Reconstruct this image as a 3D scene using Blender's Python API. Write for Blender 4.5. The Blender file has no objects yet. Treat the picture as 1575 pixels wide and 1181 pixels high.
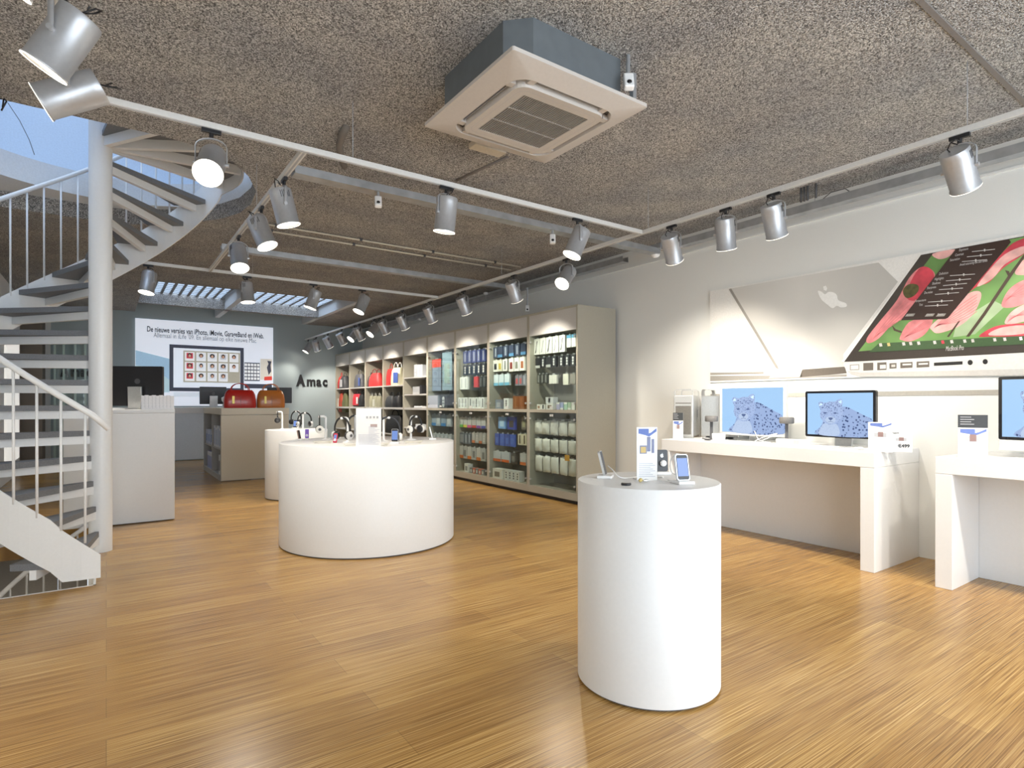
import bpy, bmesh, math, random
from mathutils import Vector, Matrix
random.seed(4)
C = bpy.context.scene.collection
R = math.radians
sin, cos, pi = math.sin, math.cos, math.pi
# ---------------------------------------------------------------- camera
YAW = R(35.1); F = 888.0; EYE = 1.27; HZ = 620.0
cd = bpy.data.cameras.new('camera'); cam = bpy.data.objects.new('camera', cd); C.objects.link(cam)
cam.location = (0, 0, EYE); cam.rotation_euler = (R(90), 0, -YAW)
cd.sensor_width = 36; cd.lens = F/1575*36; cd.shift_y = (HZ-590.5)/1575; cd.clip_start = .05
bpy.context.scene.camera = cam
# ---------------------------------------------------------------- light of the place
w = bpy.data.worlds.new('world'); bpy.context.scene.world = w; w.use_nodes = True
w.node_tree.nodes['Background'].inputs[0].default_value = (.80, .90, 1, 1)
w.node_tree.nodes['Background'].inputs[1].default_value = 0.9
vs = bpy.context.scene.view_settings
vs.view_transform = 'Standard'; vs.look = 'None'; vs.gamma = 1; vs.use_curve_mapping = False
vs.exposure = 0.72
def area(name, loc, rot, sx, sy, power, col):
    l = bpy.data.lights.new(name, 'AREA'); l.shape = 'RECTANGLE'; l.size = sx; l.size_y = sy
    l.energy = power; l.color = col
    o = bpy.data.objects.new(name, l); o.location = loc; o.rotation_euler = rot; C.objects.link(o); return o
area('daylight_shop_front', (2.2, -2.3, 1.65), (R(90), 0, 0), 6.4, 2.7, 162, (.82, .91, 1))
area('daylight_upper_floor', (-1.0, 6.0, 6.3), (0, 0, 0), 3.0, 3.0, 62, (.66, .80, 1))
area('basement_light', (-.8, 5.6, -.6), (0, 0, 0), .6, .6, 40, (1, .93, .82))
SPOT_E = 34.0
# ---------------------------------------------------------------- maths
def ray(px, py):
    x = (px-787.5)/F; z = (HZ-py)/F
    return Vector((sin(YAW)+cos(YAW)*x, cos(YAW)-sin(YAW)*x, z))
O = Vector((0, 0, EYE))
def at_x(px, py, X): d = ray(px, py); return O + d*(X/d.x)
def at_y(px, py, Y): d = ray(px, py); return O + d*(Y/d.y)
def at_z(px, py, Z): d = ray(px, py); return O + d*((Z-EYE)/d.z)
# ---------------------------------------------------------------- materials
MATS = {}
def nodes(m): return m.node_tree.nodes, m.node_tree.links
def mat(name, col, rough=.5, metal=0.0, emit=0, ecol=None, bump=0, bscale=60, spec=.5, var=0.04, alpha=None, coat=0):
    if name in MATS: return MATS[name]
    m = bpy.data.materials.new(name); m.use_nodes = True; n, l = nodes(m); b = n['Principled BSDF']
    b.inputs['Roughness'].default_value = rough; b.inputs['Metallic'].default_value = metal
    b.inputs['Specular IOR Level'].default_value = spec
    b.inputs['Coat Weight'].default_value = coat
    tc = n.new('ShaderNodeTexCoord'); nz = n.new('ShaderNodeTexNoise'); nz.inputs['Scale'].default_value = bscale
    l.new(tc.outputs['Object'], nz.inputs['Vector'])
    cr = n.new('ShaderNodeValToRGB'); e = cr.color_ramp.elements
    e[0].position = .3; e[1].position = .7
    e[0].color = tuple(c*(1-var) for c in col[:3])+(1,); e[1].color = tuple(min(1, c*(1+var)) for c in col[:3])+(1,)
    l.new(nz.outputs['Fac'], cr.inputs['Fac']); l.new(cr.outputs['Color'], b.inputs['Base Color'])
    if bump:
        bp = n.new('ShaderNodeBump'); bp.inputs['Strength'].default_value = bump; bp.inputs['Distance'].default_value = .004
        l.new(nz.outputs['Fac'], bp.inputs['Height']); l.new(bp.outputs['Normal'], b.inputs['Normal'])
    if emit:
        b.inputs['Emission Color'].default_value = tuple((ecol or col)[:3])+(1,); b.inputs['Emission Strength'].default_value = emit
    MATS[name] = m; return m
def glass_mat(name, tint=(.93, .97, .96), refl=.10):
    m = bpy.data.materials.new(name); m.use_nodes = True; n, l = nodes(m)
    n.remove(n['Principled BSDF']); out = n['Material Output']
    t = n.new('ShaderNodeBsdfTransparent'); t.inputs[0].default_value = tint+(1,)
    g = n.new('ShaderNodeBsdfGlossy'); g.inputs['Roughness'].default_value = .02
    fr = n.new('ShaderNodeLayerWeight'); fr.inputs[0].default_value = .5
    pw = n.new('ShaderNodeMath'); pw.operation = 'POWER'; pw.inputs[1].default_value = 4; l.new(fr.outputs['Facing'], pw.inputs[0])
    ad = n.new('ShaderNodeMath'); ad.operation = 'MULTIPLY_ADD'; ad.inputs[1].default_value = .6; ad.inputs[2].default_value = .035
    l.new(pw.outputs[0], ad.inputs[0])
    mx = n.new('ShaderNodeMixShader'); l.new(ad.outputs[0], mx.inputs[0]); l.new(t.outputs[0], mx.inputs[1]); l.new(g.outputs[0], mx.inputs[2])
    l.new(mx.outputs[0], out.inputs[0]); return m
def ramp(n, stops):
    cr = n.new('ShaderNodeValToRGB'); e = cr.color_ramp.elements
    while len(e) < len(stops): e.new(.5)
    for i, (p, c) in enumerate(stops): e[i].position = p; e[i].color = tuple(c)+(1,)
    return cr
def gravel_mat(name, dark, mid, light):
    m = bpy.data.materials.new(name); m.use_nodes = True; n, l = nodes(m); b = n['Principled BSDF']
    b.inputs['Roughness'].default_value = .95; b.inputs['Specular IOR Level'].default_value = .15
    tc = n.new('ShaderNodeTexCoord')
    v = n.new('ShaderNodeTexVoronoi'); v.inputs['Scale'].default_value = 155; l.new(tc.outputs['Object'], v.inputs['Vector'])
    n1 = n.new('ShaderNodeTexNoise'); n1.inputs['Scale'].default_value = 330; n1.inputs['Detail'].default_value = 3; l.new(tc.outputs['Object'], n1.inputs['Vector'])
    n2 = n.new('ShaderNodeTexNoise'); n2.inputs['Scale'].default_value = 2.2; n2.inputs['Detail'].default_value = 5; l.new(tc.outputs['Object'], n2.inputs['Vector'])
    bw = n.new('ShaderNodeRGBToBW'); l.new(v.outputs['Color'], bw.inputs[0])
    cr = ramp(n, [(.12, dark), (.45, mid), (.85, light)]); l.new(bw.outputs[0], cr.inputs[0])
    cr2 = ramp(n, [(.3, (.62, .62, .62)), (.6, (1, 1, 1))]); l.new(n1.outputs['Fac'], cr2.inputs[0])
    cr3 = ramp(n, [(.35, (.80, .80, .82)), (.62, (1.0, .98, .95))]); l.new(n2.outputs['Fac'], cr3.inputs[0])
    a = n.new('ShaderNodeMixRGB'); a.blend_type = 'MULTIPLY'; a.inputs[0].default_value = 1; l.new(cr.outputs[0], a.inputs[1]); l.new(cr2.outputs[0], a.inputs[2])
    c = n.new('ShaderNodeMixRGB'); c.blend_type = 'MULTIPLY'; c.inputs[0].default_value = 1; l.new(a.outputs[0], c.inputs[1]); l.new(cr3.outputs[0], c.inputs[2])
    l.new(c.outputs[0], b.inputs['Base Color'])
    bp = n.new('ShaderNodeBump'); bp.inputs['Strength'].default_value = .9; bp.inputs['Distance'].default_value = .008; bp.invert = True
    l.new(v.outputs['Distance'], bp.inputs['Height']); l.new(bp.outputs['Normal'], b.inputs['Normal'])
    return m
def floor_mat():
    m = bpy.data.materials.new('bamboo_floor'); m.use_nodes = True; n, l = nodes(m); b = n['Principled BSDF']
    tc = n.new('ShaderNodeTexCoord')
    def nz(sx, sy, sc, det=2):
        mp = n.new('ShaderNodeMapping'); mp.inputs['Scale'].default_value = (sx, sy, 1); l.new(tc.outputs['Object'], mp.inputs['Vector'])
        t = n.new('ShaderNodeTexNoise'); t.inputs['Scale'].default_value = sc; t.inputs['Detail'].default_value = det; l.new(mp.outputs[0], t.inputs['Vector']); return t
    strip = nz(1.3, 210, 1.0, 4); fine = nz(3, 430, 1.0, 2); 
    br = n.new('ShaderNodeTexBrick'); br.inputs['Scale'].default_value = 1; br.inputs['Brick Width'].default_value = 1.85; br.inputs['Row Height'].default_value = .19
    br.inputs['Mortar Size'].default_value = .0012; br.inputs['Color1'].default_value = (.88, .80, .70, 1); br.inputs['Color2'].default_value = (1.14, 1.10, .98, 1); br.inputs['Mortar'].default_value = (.62, .6, .58, 1)
    l.new(tc.outputs['Object'], br.inputs['Vector'])
    cr = ramp(n, [(.32, (.20, .110, .032)), (.45, (.33, .195, .066)), (.54, (.40, .25, .092)), (.67, (.54, .38, .17))]); l.new(strip.outputs['Fac'], cr.inputs[0])
    cf = ramp(n, [(.40, (.62, .56, .50)), (.53, (1.08, 1.08, 1.06))]); l.new(fine.outputs['Fac'], cf.inputs[0])
    a = n.new('ShaderNodeMixRGB'); a.blend_type = 'MULTIPLY'; a.inputs[0].default_value = 1; l.new(cr.outputs[0], a.inputs[1]); l.new(cf.outputs[0], a.inputs[2])
    c = n.new('ShaderNodeMixRGB'); c.blend_type = 'MULTIPLY'; c.inputs[0].default_value = 1; l.new(a.outputs[0], c.inputs[1]); l.new(br.outputs['Color'], c.inputs[2])
    l.new(c.outputs[0], b.inputs['Base Color']); b.inputs['Roughness'].default_value = .27; b.inputs['Specular IOR Level'].default_value = .45
    bp = n.new('ShaderNodeBump'); bp.inputs['Strength'].default_value = .06; l.new(fine.outputs['Fac'], bp.inputs['Height']); l.new(bp.outputs['Normal'], b.inputs['Normal'])
    return m
def leopard_mat(name, scale, lo, hi, base, spot, e=.62):
    m = bpy.data.materials.new(name); m.use_nodes = True; n, l = nodes(m); b = n['Principled BSDF']
    tc = n.new('ShaderNodeTexCoord'); v = n.new('ShaderNodeTexVoronoi'); v.inputs['Scale'].default_value = scale; v.inputs['Randomness'].default_value = .8; l.new(tc.outputs['Object'], v.inputs['Vector'])
    z = n.new('ShaderNodeTexNoise'); z.inputs['Scale'].default_value = scale*3; z.inputs['Detail'].default_value = 4; l.new(tc.outputs['Object'], z.inputs['Vector'])
    ad = n.new('ShaderNodeMath'); ad.operation = 'MULTIPLY_ADD'; ad.inputs[1].default_value = .55; l.new(z.outputs['Fac'], ad.inputs[0]); l.new(v.outputs['Distance'], ad.inputs[2])
    cr = ramp(n, [(lo, spot), (lo+.10, tuple((a+c)/2 for a, c in zip(base, spot))), (hi, base)]); l.new(ad.outputs[0], cr.inputs[0])
    b.inputs['Base Color'].default_value = (0, 0, 0, 1); b.inputs['Roughness'].default_value = .3
    l.new(cr.outputs[0], b.inputs['Emission Color']); b.inputs['Emission Strength'].default_value = e; return m
W = mat('white_laminate', (.74, .74, .735), .38, var=.01)
WALL = mat('white_wall_paint', (.79, .80, .78), .85, var=.015, bump=.15, bscale=180)
STAIR = mat('white_stair_enamel', (.80, .80, .79), .32, var=.012)
TREAD = mat('grey_linoleum', (.17, .175, .185), .6, var=.12, bscale=120)
BLUEW = mat('grey_blue_wall_paint', (.40, .47, .49), .85, var=.03)
CAB = mat('taupe_cabinet_laminate', (.37, .345, .28), .5, var=.02)
CABI = mat('cabinet_interior', (.24, .23, .21), .6, var=.03)
HEAD = mat('cabinet_header_laminate', (.50, .49, .47), .5, var=.03)
BLOCK = mat('beige_laminate', (.76, .69, .56), .45, var=.02)
SILVER = mat('silver_lamp_paint', (.50, .51, .53), .38, .55, var=.03)
TRK = mat('track_white', (.66, .655, .63), .4, var=.03)
GALV = mat('galvanised_steel', (.45, .47, .49), .42, .7, var=.14, bscale=9)
BLK = mat('black_plastic', (.015, .015, .017), .35)
BLKG = mat('black_gloss', (.008, .008, .01), .08)
DKG = mat('dark_grey_plastic', (.08, .08, .085), .5)
ALU = mat('brushed_aluminium', (.62, .63, .63), .3, .75, var=.04)
ALUM = mat('matt_aluminium', (.72, .71, .68), .4, .25, var=.03)
WPL = mat('white_gloss_plastic', (.86, .86, .85), .22, var=.01)
CARD = mat('white_card', (.84, .84, .83), .6, var=.01)
ACP = mat('ac_panel_plastic', (.56, .52, .48), .45, var=.02)
ACC = mat('ac_casing_grey', (.12, .135, .145), .65, var=.06, bscale=12)
LENS = mat('lamp_lens', (1, .95, .85), .3, emit=14, ecol=(1, .90, .74))
GREYP = mat('grey_print', (.42, .43, .45), .7)
BLUEP = mat('blue_print', (.12, .18, .45), .6)
DARKP = mat('dark_print', (.04, .045, .05), .6)
GRAV = gravel_mat('exposed_aggregate_ceiling', (.13, .125, .122), (.40, .385, .365), (.86, .84, .81))
FLOOR = floor_mat(); GLASS = glass_mat('cabinet_glass'); LEO = leopard_mat('leopard_fur_picture', 44, .52, .66, (.34, .46, .74), (.03, .06, .18)); LEOL = leopard_mat('leopard_pale_picture', 75, .30, .60, (.50, .62, .84), (.30, .40, .62)); LEOH = leopard_mat('leopard_head_picture', 70, .42, .60, (.40, .52, .80), (.07, .11, .26))
SCREENB = mat('screen_pale_blue', (0, 0, 0), .2, emit=.62, ecol=(.40, .64, .95))
def colm(c, rough=.5): return mat('colour_%02x%02x%02x' % tuple(int(255*v) for v in c), c, rough)
RED = (.55, .03, .03); NAVY = (.05, .07, .22); WHITE = (.80, .80, .78); DARK = (.03, .03, .035); ORANGE = (.75, .20, .03)
# ---------------------------------------------------------------- mesh builder
class MB:
    def __init__(s): s.v = []; s.f = []; s.sm = []; s.mi = []; s.cur = 0
    def add(s, vs, fs, smooth=False, M=None):
        b = len(s.v)
        for p in vs:
            p = Vector(p)
            if M is not None: p = M @ p
            s.v.append(tuple(p))
        for f in fs: s.f.append(tuple(b+i for i in f)); s.sm.append(smooth); s.mi.append(s.cur)
        return s
    def box(s, x0, y0, z0, x1, y1, z1, M=None):
        vs = [(x0,y0,z0),(x1,y0,z0),(x1,y1,z0),(x0,y1,z0),(x0,y0,z1),(x1,y0,z1),(x1,y1,z1),(x0,y1,z1)]
        return s.add(vs, [(0,3,2,1),(4,5,6,7),(0,1,5,4),(1,2,6,5),(2,3,7,6),(3,0,4,7)], False, M)
    def lathe(s, prof, n=32, M=None, smooth=True, cap=True):
        vs = []; fs = []
        for r, z in prof:
            for i in range(n): a = 2*pi*i/n; vs.append((r*cos(a), r*sin(a), z))
        for k in range(len(prof)-1):
            for i in range(n):
                j = (i+1) % n; fs.append((k*n+i, k*n+j, (k+1)*n+j, (k+1)*n+i))
        s.add(vs, fs, smooth, M)
        if cap:
            top = (len(prof)-1)*n
            s.add([vs[i] for i in range(n)], [tuple(reversed(range(n)))], False, M)
            s.add([vs[top+i] for i in range(n)], [tuple(range(n))], False, M)
        return s
    def cyl(s, r, z0, z1, n=24, M=None): return s.lathe([(r, z0), (r, z1)], n, M)
    def prism(s, pts, z0, z1, M=None, smooth=False):
        n = len(pts); vs = [(x, y, z0) for x, y in pts]+[(x, y, z1) for x, y in pts]
        fs = [(i, (i+1) % n, n+(i+1) % n, n+i) for i in range(n)]
        s.add(vs, fs, smooth, M); s.add(vs, [tuple(reversed(range(n))), tuple(range(n, 2*n))], False, M); return s
    def tube(s, path, r, n=8, M=None, cap=True, flat=None):
        path = [Vector(p) for p in path]; vs = []; fs = []; up = Vector((0, 0, 1)); prev = None
        for i, p in enumerate(path):
            t = (path[min(i+1, len(path)-1)]-path[max(i-1, 0)]).normalized()
            a = t.cross(up if prev is None else prev)
            if a.length < 1e-3: a = t.cross(Vector((1, 0, 0)))
            if prev is not None:
                b = (prev - t*prev.dot(t)).normalized(); a = t.cross(b)
            a.normalize(); b = a.cross(t).normalized(); prev = b
            for k in range(n):
                q = 2*pi*(k+.5)/n; vs.append(p+a*cos(q)*r+b*sin(q)*(flat if flat else r))
        for i in range(len(path)-1):
            for k in range(n):
                j = (k+1) % n; fs.append((i*n+k, i*n+j, (i+1)*n+j, (i+1)*n+k))
        if cap: fs += [tuple(reversed(range(n))), tuple(range((len(path)-1)*n, len(path)*n))]
        return s.add(vs, fs, n > 5, M)
    def poly(s, pts, M=None): return s.add(pts, [tuple(range(len(pts)))], False, M)
    def build(s, name, m, parent=None, loc=None, world=False, bevel=0, sub=0, seg=2):
        me = bpy.data.meshes.new(name)
        v = s.v
        off = None
        if world and parent is not None:
            off = Vector(parent.location)
            if parent.parent: off = off+Vector(parent.parent.location)
        elif world and loc is not None: off = Vector(loc)
        if off is not None: v = [tuple(Vector(p)-off) for p in v]
        me.from_pydata(v, [], s.f); me.update()
        ms = m if isinstance(m, (list, tuple)) else [m]
        for q in ms: me.materials.append(q)
        for i, p in enumerate(me.polygons): p.use_smooth = s.sm[i]; p.material_index = s.mi[i]
        o = bpy.data.objects.new(name, me); C.objects.link(o)
        if parent is not None: o.parent = parent
        if loc is not None: o.location = loc
        if bevel:
            b = o.modifiers.new('bevel', 'BEVEL'); b.width = bevel; b.segments = seg; b.limit_method = 'ANGLE'; b.angle_limit = R(40)
        if sub:
            b = o.modifiers.new('sub', 'SUBSURF'); b.levels = sub; b.render_levels = sub
            for p in me.polygons: p.use_smooth = True
        return o
def T(x, y, z): return Matrix.Translation((x, y, z))
def Rz(a): return Matrix.Rotation(a, 4, 'Z')
def Rx(a): return Matrix.Rotation(a, 4, 'X')
def Ry(a): return Matrix.Rotation(a, 4, 'Y')
def tag(o, label, cat, group=None):
    o['label'] = label; o['category'] = cat
    if group: o['group'] = group
    return o
def thing(name, label, cat, loc=(0, 0, 0), rz=0, group=None):
    o = bpy.data.objects.new(name, None); C.objects.link(o); o.empty_display_size = .1
    o.location = loc; o.rotation_euler = (0, 0, rz); return tag(o, label, cat, group)
def struct(name, mb, m, **k):
    o = mb.build(name, m, **k); o['kind'] = 'structure'; return o
def dup(root, loc, rz, label, group=None):
    r = root.copy(); C.objects.link(r); r.location = loc; r.rotation_euler = (0, 0, rz); r['label'] = label
    if group: r['group'] = group
    for ch in list(root.children):
        c = ch.copy(); C.objects.link(c); c.parent = r
        for g in ch.children:
            d = g.copy(); C.objects.link(d); d.parent = c
    return r
def text_part(name, s, size, Mw, m, parent, bold=0, width=None, align='LEFT', depth=.0008, shear=0):
    cu = bpy.data.curves.new(name, 'FONT'); cu.body = s; cu.size = size; cu.extrude = depth; cu.offset = bold; cu.align_x = align; cu.shear = shear; cu.resolution_u = 3
    t = bpy.data.objects.new(name, cu); C.objects.link(t)
    dg = bpy.context.evaluated_depsgraph_get(); dg.update()
    me = bpy.data.meshes.new_from_object(t.evaluated_get(dg)); C.objects.unlink(t); bpy.data.objects.remove(t)
    xs = [v.co.x for v in me.vertices]; wd = max(xs)-min(xs)
    sx = (width/wd) if width else 1
    me.transform(Mw @ Matrix.Diagonal((sx, 1, 1, 1))); me.materials.clear(); me.materials.append(m)
    o = bpy.data.objects.new(name, me); C.objects.link(o)
    if parent is not None:
        o.parent = parent; me.transform(Matrix.Translation(-Vector(parent.location)))
    return o
def smooth(pts, k=4):
    n = len(pts); out = []
    for i in range(n):
        p0, p1, p2, p3 = (Vector(pts[(i+q) % n]) for q in (-1, 0, 1, 2))
        for j in range(k):
            u = j/k; out.append(tuple(.5*((2*p1)+(-p0+p2)*u+(2*p0-5*p1+4*p2-p3)*u*u+(-p0+3*p1-3*p2+p3)*u**3)))
    return out
MX = Matrix(((0, 0, -1, 0), (-1, 0, 0, 0), (0, 1, 0, 0), (0, 0, 0, 1)))   # lettering on a wall that faces -X
MY = Matrix(((1, 0, 0, 0), (0, 0, -1, 0), (0, 1, 0, 0), (0, 0, 0, 1)))    # lettering on a wall that faces -Y
# ================================================================ setting
WX = 5.5; BY = 14.65; LX = -1.30; ZC = 3.22; FY = -2.2; UF = 3.62
PX, PY = -.04, 6.10                                  # axis of the spiral staircase
def sp(r, th, z): a = R(th)-YAW; return (PX+r*cos(a), PY+r*sin(a), z)
# floor with the stairwell hole
fh_ = [(-1.3, 4.95), (-.06, 4.95), (-.06, 5.1)] + [(PX+.0, 5.2)] + [sp(1.16, t, 0)[:2] for t in ()] 
mb = MB()
mb.prism([(LX-.2, FY), (WX+.2, FY), (WX+.2, BY+.2), (LX-.2, BY+.2), (LX-.2, 7.35), (-.06, 7.35), (-.06, 4.97), (LX-.2, 4.97)], -.25, 0)
struct('floor', mb, FLOOR)
mb = MB(); mb.box(-1.3, 4.97, -.02, -.06, 4.985, .002); mb.box(-.075, 4.97, -.02, -.06, 7.35, .002)
struct('trim_1', mb, ALUM)
# main ceiling with openings (stairwell, skylight bay)
def ceiling():
    bm = bmesh.new()
    hole = [(LX-.2, 4.92), (.35, 4.92), (.62, 4.97), (.84, 5.12), (1.0, 5.36), (1.13, 5.7), (1.16, 6.1), (1.12, 6.45), (1.0, 6.75), (.8, 7.05), (.55, 7.3), (.2, 7.55), (0, 7.6), (LX-.2, 7.6)]
    out = MB()
    def strip(z0, z1):
        # left field split in polygons around the hole
        out.prism([(LX-.2, FY), (WX+.2, FY), (WX+.2, 6.1), (1.16, 6.1), (1.13, 5.7), (1.0, 5.36), (.84, 5.12), (.62, 4.97), (.35, 4.92), (LX-.2, 4.92)], z0, z1)
        out.prism([(WX+.2, 6.1), (WX+.2, 10.8), (LX-.2, 10.8), (LX-.2, 7.6), (0, 7.6), (.2, 7.55), (.55, 7.3), (.8, 7.05), (1.0, 6.75), (1.12, 6.45), (1.16, 6.1)], z0, z1)
        out.box(LX-.2, 10.8, z0, .50, BY+.2, z1); out.box(4.05, 10.8, z0, WX+.2, BY+.2, z1)
    strip(ZC, ZC+.16)
    return out
struct('ceiling', ceiling(), GRAV)
# skylight bay in the rear ceiling
sk = MB(); sk.box(.5, 13.35, 3.52, 4.05, BY, 3.60); sk.box(.5, 10.8, 3.47, 4.05, 11.96, 3.56); sk.box(.45, 10.8, 3.76, 4.1, BY, 3.84); sk.box(.5, 13.28, 3.22, 4.05, 13.42, 3.46)
sk.box(.45, 10.8, ZC+.16, .5, BY, 3.8); sk.box(4.05, 10.8, ZC+.16, 4.10, BY, 3.8); sk.box(.45, 10.75, ZC+.16, 4.1, 10.8, 3.8)
struct('ceiling_skylight_bay', sk, GRAV)
sk = MB()
for x in (2.02, 3.95): sk.box(x, 10.82, ZC-.0, x+.10, BY, 3.468)
struct('trim_skylight', sk, mat('pale_concrete', (.60, .62, .64), .8, bump=.3, bscale=50), bevel=.004)
GB = mat('skylight_glass_block', (.7, .8, .9), .3, emit=3.2, ecol=(.62, .78, 1))
for wn, (x0, x1) in enumerate(((.58, 1.96), (2.18, 3.9))):
    g = MB(); n = 9
    for i in range(n):
        for j in range(7):
            dx = (x1-x0)/n; g.box(x0+i*dx+.025, 12.0+j*.19+.03, 3.46, x0+(i+1)*dx-.025, 12.0+(j+1)*.19-.02, 3.50)
    o = struct('window_%d' % (wn+2), g, GB)
    g = MB()
    for i in range(n+1): dx = (x1-x0)/n; g.box(x0+i*dx-.025, 11.98, 3.43, x0+i*dx+.025, 13.36, 3.49)
    for j in range(8): g.box(x0, 12.0+j*.19-.02, 3.43, x1, 12.0+j*.19+.02, 3.49)
    g.build('window_frame', mat('skylight_grid', (.34, .36, .38), .8), o)
# walls
mb = MB(); mb.box(WX, FY, -.02, WX+.2, BY+.2, ZC); struct('wall_right', mb, WALL)
mb = MB(); mb.box(WX-.02, FY, 3.0, WX, BY, 3.018); struct('trim_right', mb, WALL)
mb = MB(); mb.box(LX-.2, BY, 0, WX, BY+.2, 3.8); struct('wall_back', mb, BLUEW)
mb = MB(); mb.box(LX-.2, FY, -3.7, LX, BY, ZC); struct('wall_left', mb, WALL)
mb = MB(); mb.box(LX, FY-.15, 0, -.9, FY, ZC); mb.box(5.3, FY-.15, 0, WX, FY, ZC); mb.box(-.9, FY-.15, 3.0, 5.3, FY, ZC); mb.box(-.9, FY-.15, 0, 5.3, FY, .3)
struct('wall_front', mb, WALL)
mb = MB()
for x in (-.9, 1.15, 3.2, 5.24): mb.box(x, FY-.1, .3, x+.06, FY-.04, 3.0)
mb.box(-.9, FY-.1, .3, 5.3, FY-.04, .36); mb.box(-.9, FY-.1, 2.94, 5.3, FY-.04, 3.0)
o = struct('window_1', mb, ALUM)
# upper floor seen through the stairwell opening
mb = MB()
n = 40; ring = [sp(1.2, 360*i/n, 0)[:2] for i in range(n)]
def slab_round(mb, x0, y0, x1, y1, z0, z1, r=1.2, n=72):
    vs = []; fs = []
    for z in (z0, z1):
        for i in range(n):
            a = 2*pi*i/n; c, s_ = cos(a), sin(a)
            vs.append((PX+r*c, PY+r*s_, z))
        for i in range(n):
            a = 2*pi*i/n; c, s_ = cos(a), sin(a)
            t = min(((x1-PX)/c if c > 1e-6 else 1e9), ((x0-PX)/c if c < -1e-6 else 1e9), ((y1-PY)/s_ if s_ > 1e-6 else 1e9), ((y0-PY)/s_ if s_ < -1e-6 else 1e9))
            vs.append((PX+t*c, PY+t*s_, z))
    for i in range(n):
        j = (i+1) % n
        fs += [(i, j, n+j, n+i), (2*n+i, 3*n+i, 3*n+j, 2*n+j), (i, 2*n+i, 2*n+j, j)]
    mb.add(vs, fs)
slab_round(mb, LX-.2, 4.4, 2.6, 8.4, ZC+.16, UF, 1.23)
struct('floor_upper', mb, mat('upper_slab_white', (.76, .78, .80), .6))
UPW = mat('upper_wall_paint', (.66, .74, .84), .85)
mb = MB(); mb.box(LX-.2, 8.3, UF, 2.6, 8.4, 6.4); mb.box(LX-.25, 3.4, UF, LX-.2, 8.4, 6.4); mb.box(2.55, 3.4, UF, 2.65, 8.4, 6.4); mb.box(LX-.2, 3.4, UF, 2.6, 3.5, 6.4); mb.box(LX-.2, 3.4, 6.4, 2.6, 8.4, 6.5)
struct('wall_upper', mb, UPW)
mb = MB(); mb.box(LX-.2, 3.4, ZC+.16, 2.6, 4.4, UF); struct('floor_upper_landing', mb, MATS['upper_slab_white'])
# basement
mb = MB(); mb.box(LX-.2, 3.2, -3.7, 2.4, 8.6, -3.6); struct('floor_basement', mb, mat('basement_floor', (.14, .15, .16), .6))
mb = MB()
for i in range(14): mb.box(LX+i*.28+.004, 8.5, -3.6, LX+(i+1)*.28-.004, 8.6, -.25)
for i in range(19): mb.box(LX, 3.2+i*.28+.004, -3.6, LX+.02, 3.2+(i+1)*.28-.004, -.02)
mb.box(2.3, 3.2, -3.6, 2.4, 8.6, -.25); mb.box(LX, 3.2, -3.6, 2.4, 3.3, -.25)
struct('wall_basement', mb, mat('basement_panelling', (.50, .47, .42), .7))
# seams on the ceiling
mb = MB(); mb.box(2.2, 1.135, ZC-.008, 5.5, 1.162, ZC+.001); struct('trim_2', mb, mat('ceiling_seam', (.20, .18, .165), .9, bump=.5, bscale=90))
p0 = at_z(781, 240, ZC); p1 = at_z(703, 276, ZC)
mb = MB(); mb.tube([(p0.x, p0.y, ZC-.004), (p1.x, p1.y, ZC-.004)], .014, 6); struct('trim_3', mb, MATS['ceiling_seam'])
# wall details at far left, seen through the stairs
mb = MB(); mb.box(LX, 13.9, 0, -.98, BY, ZC); struct('trim_left_pillar', mb, mat('brown_pillar', (.15, .125, .10), .7))
mb = MB(); mb.box(-.98, BY-.10, 0, -.90, BY, 2.9); struct('trim_left_post', mb, WALL)
gp = thing('glass_partition', 'pale green edged glass partition against the rear wall left of the stair pole', 'glass partition', (-.85, BY-.3, 0))
for i, x in enumerate((-.84, -.70, -.52, -.36)): m = MB(); m.box(x, BY-.3, 0, x+.035, BY-.26, 2.5); m.build('upright', mat('pale_green_edge', (.45, .58, .52), .3), gp, world=True)
for x in (-.80, -.66, -.48): m = MB(); m.box(x, BY-.285, .02, x+.095+(.03 if x > -.7 else 0), BY-.278, 2.48); m.build('glass_pane', GLASS, gp, world=True)
lp = MB(); lp.box(LX+.002, 11.9, .3, LX+.03, 13.5, 2.35); tag(lp.build('lit_wall_glow', mat('lit_wall_glow_white', (.9, .9, .88), .5, emit=.35, ecol=(1, .97, .9)), None, (LX, 12.7, .3), world=True), 'added white glowing sheet for the lit left wall, seen between the stair treads', 'lit wall patch')  # added glowing sheet, stands in for light falling on the left wall
# ---------------------------------------------------------------- spiral staircase
stair = thing('spiral_staircase', 'white steel spiral staircase with grey treads rising around a thick pole', 'staircase', (PX, PY, 0))
def S(name, m_, mat_, **k): return m_.build(name, mat_, stair, world=True, **k)
m_ = MB(); m_.cyl(.085, -3.6, 4.6, 40, T(PX, PY, 0)); S('pole', m_, STAIR)
def zt(k): return .2138*k-.031
def thk(k): return 270-13.8*(k-3)
def wedge(mb, t0, t1, r0, r1, z0, z1, n=5):
    a = [sp(r1, t0+(t1-t0)*i/n, 0)[:2] for i in range(n+1)]; b = [sp(r0, t0, 0)[:2], sp(r0, t1, 0)[:2]]
    pts = a+[b[1], b[0]]
    ar = sum(pts[i][0]*pts[(i+1) % len(pts)][1]-pts[(i+1) % len(pts)][0]*pts[i][1] for i in range(len(pts)))
    if ar < 0: pts = pts[::-1]
    mb.prism(pts, z0, z1)
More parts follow.
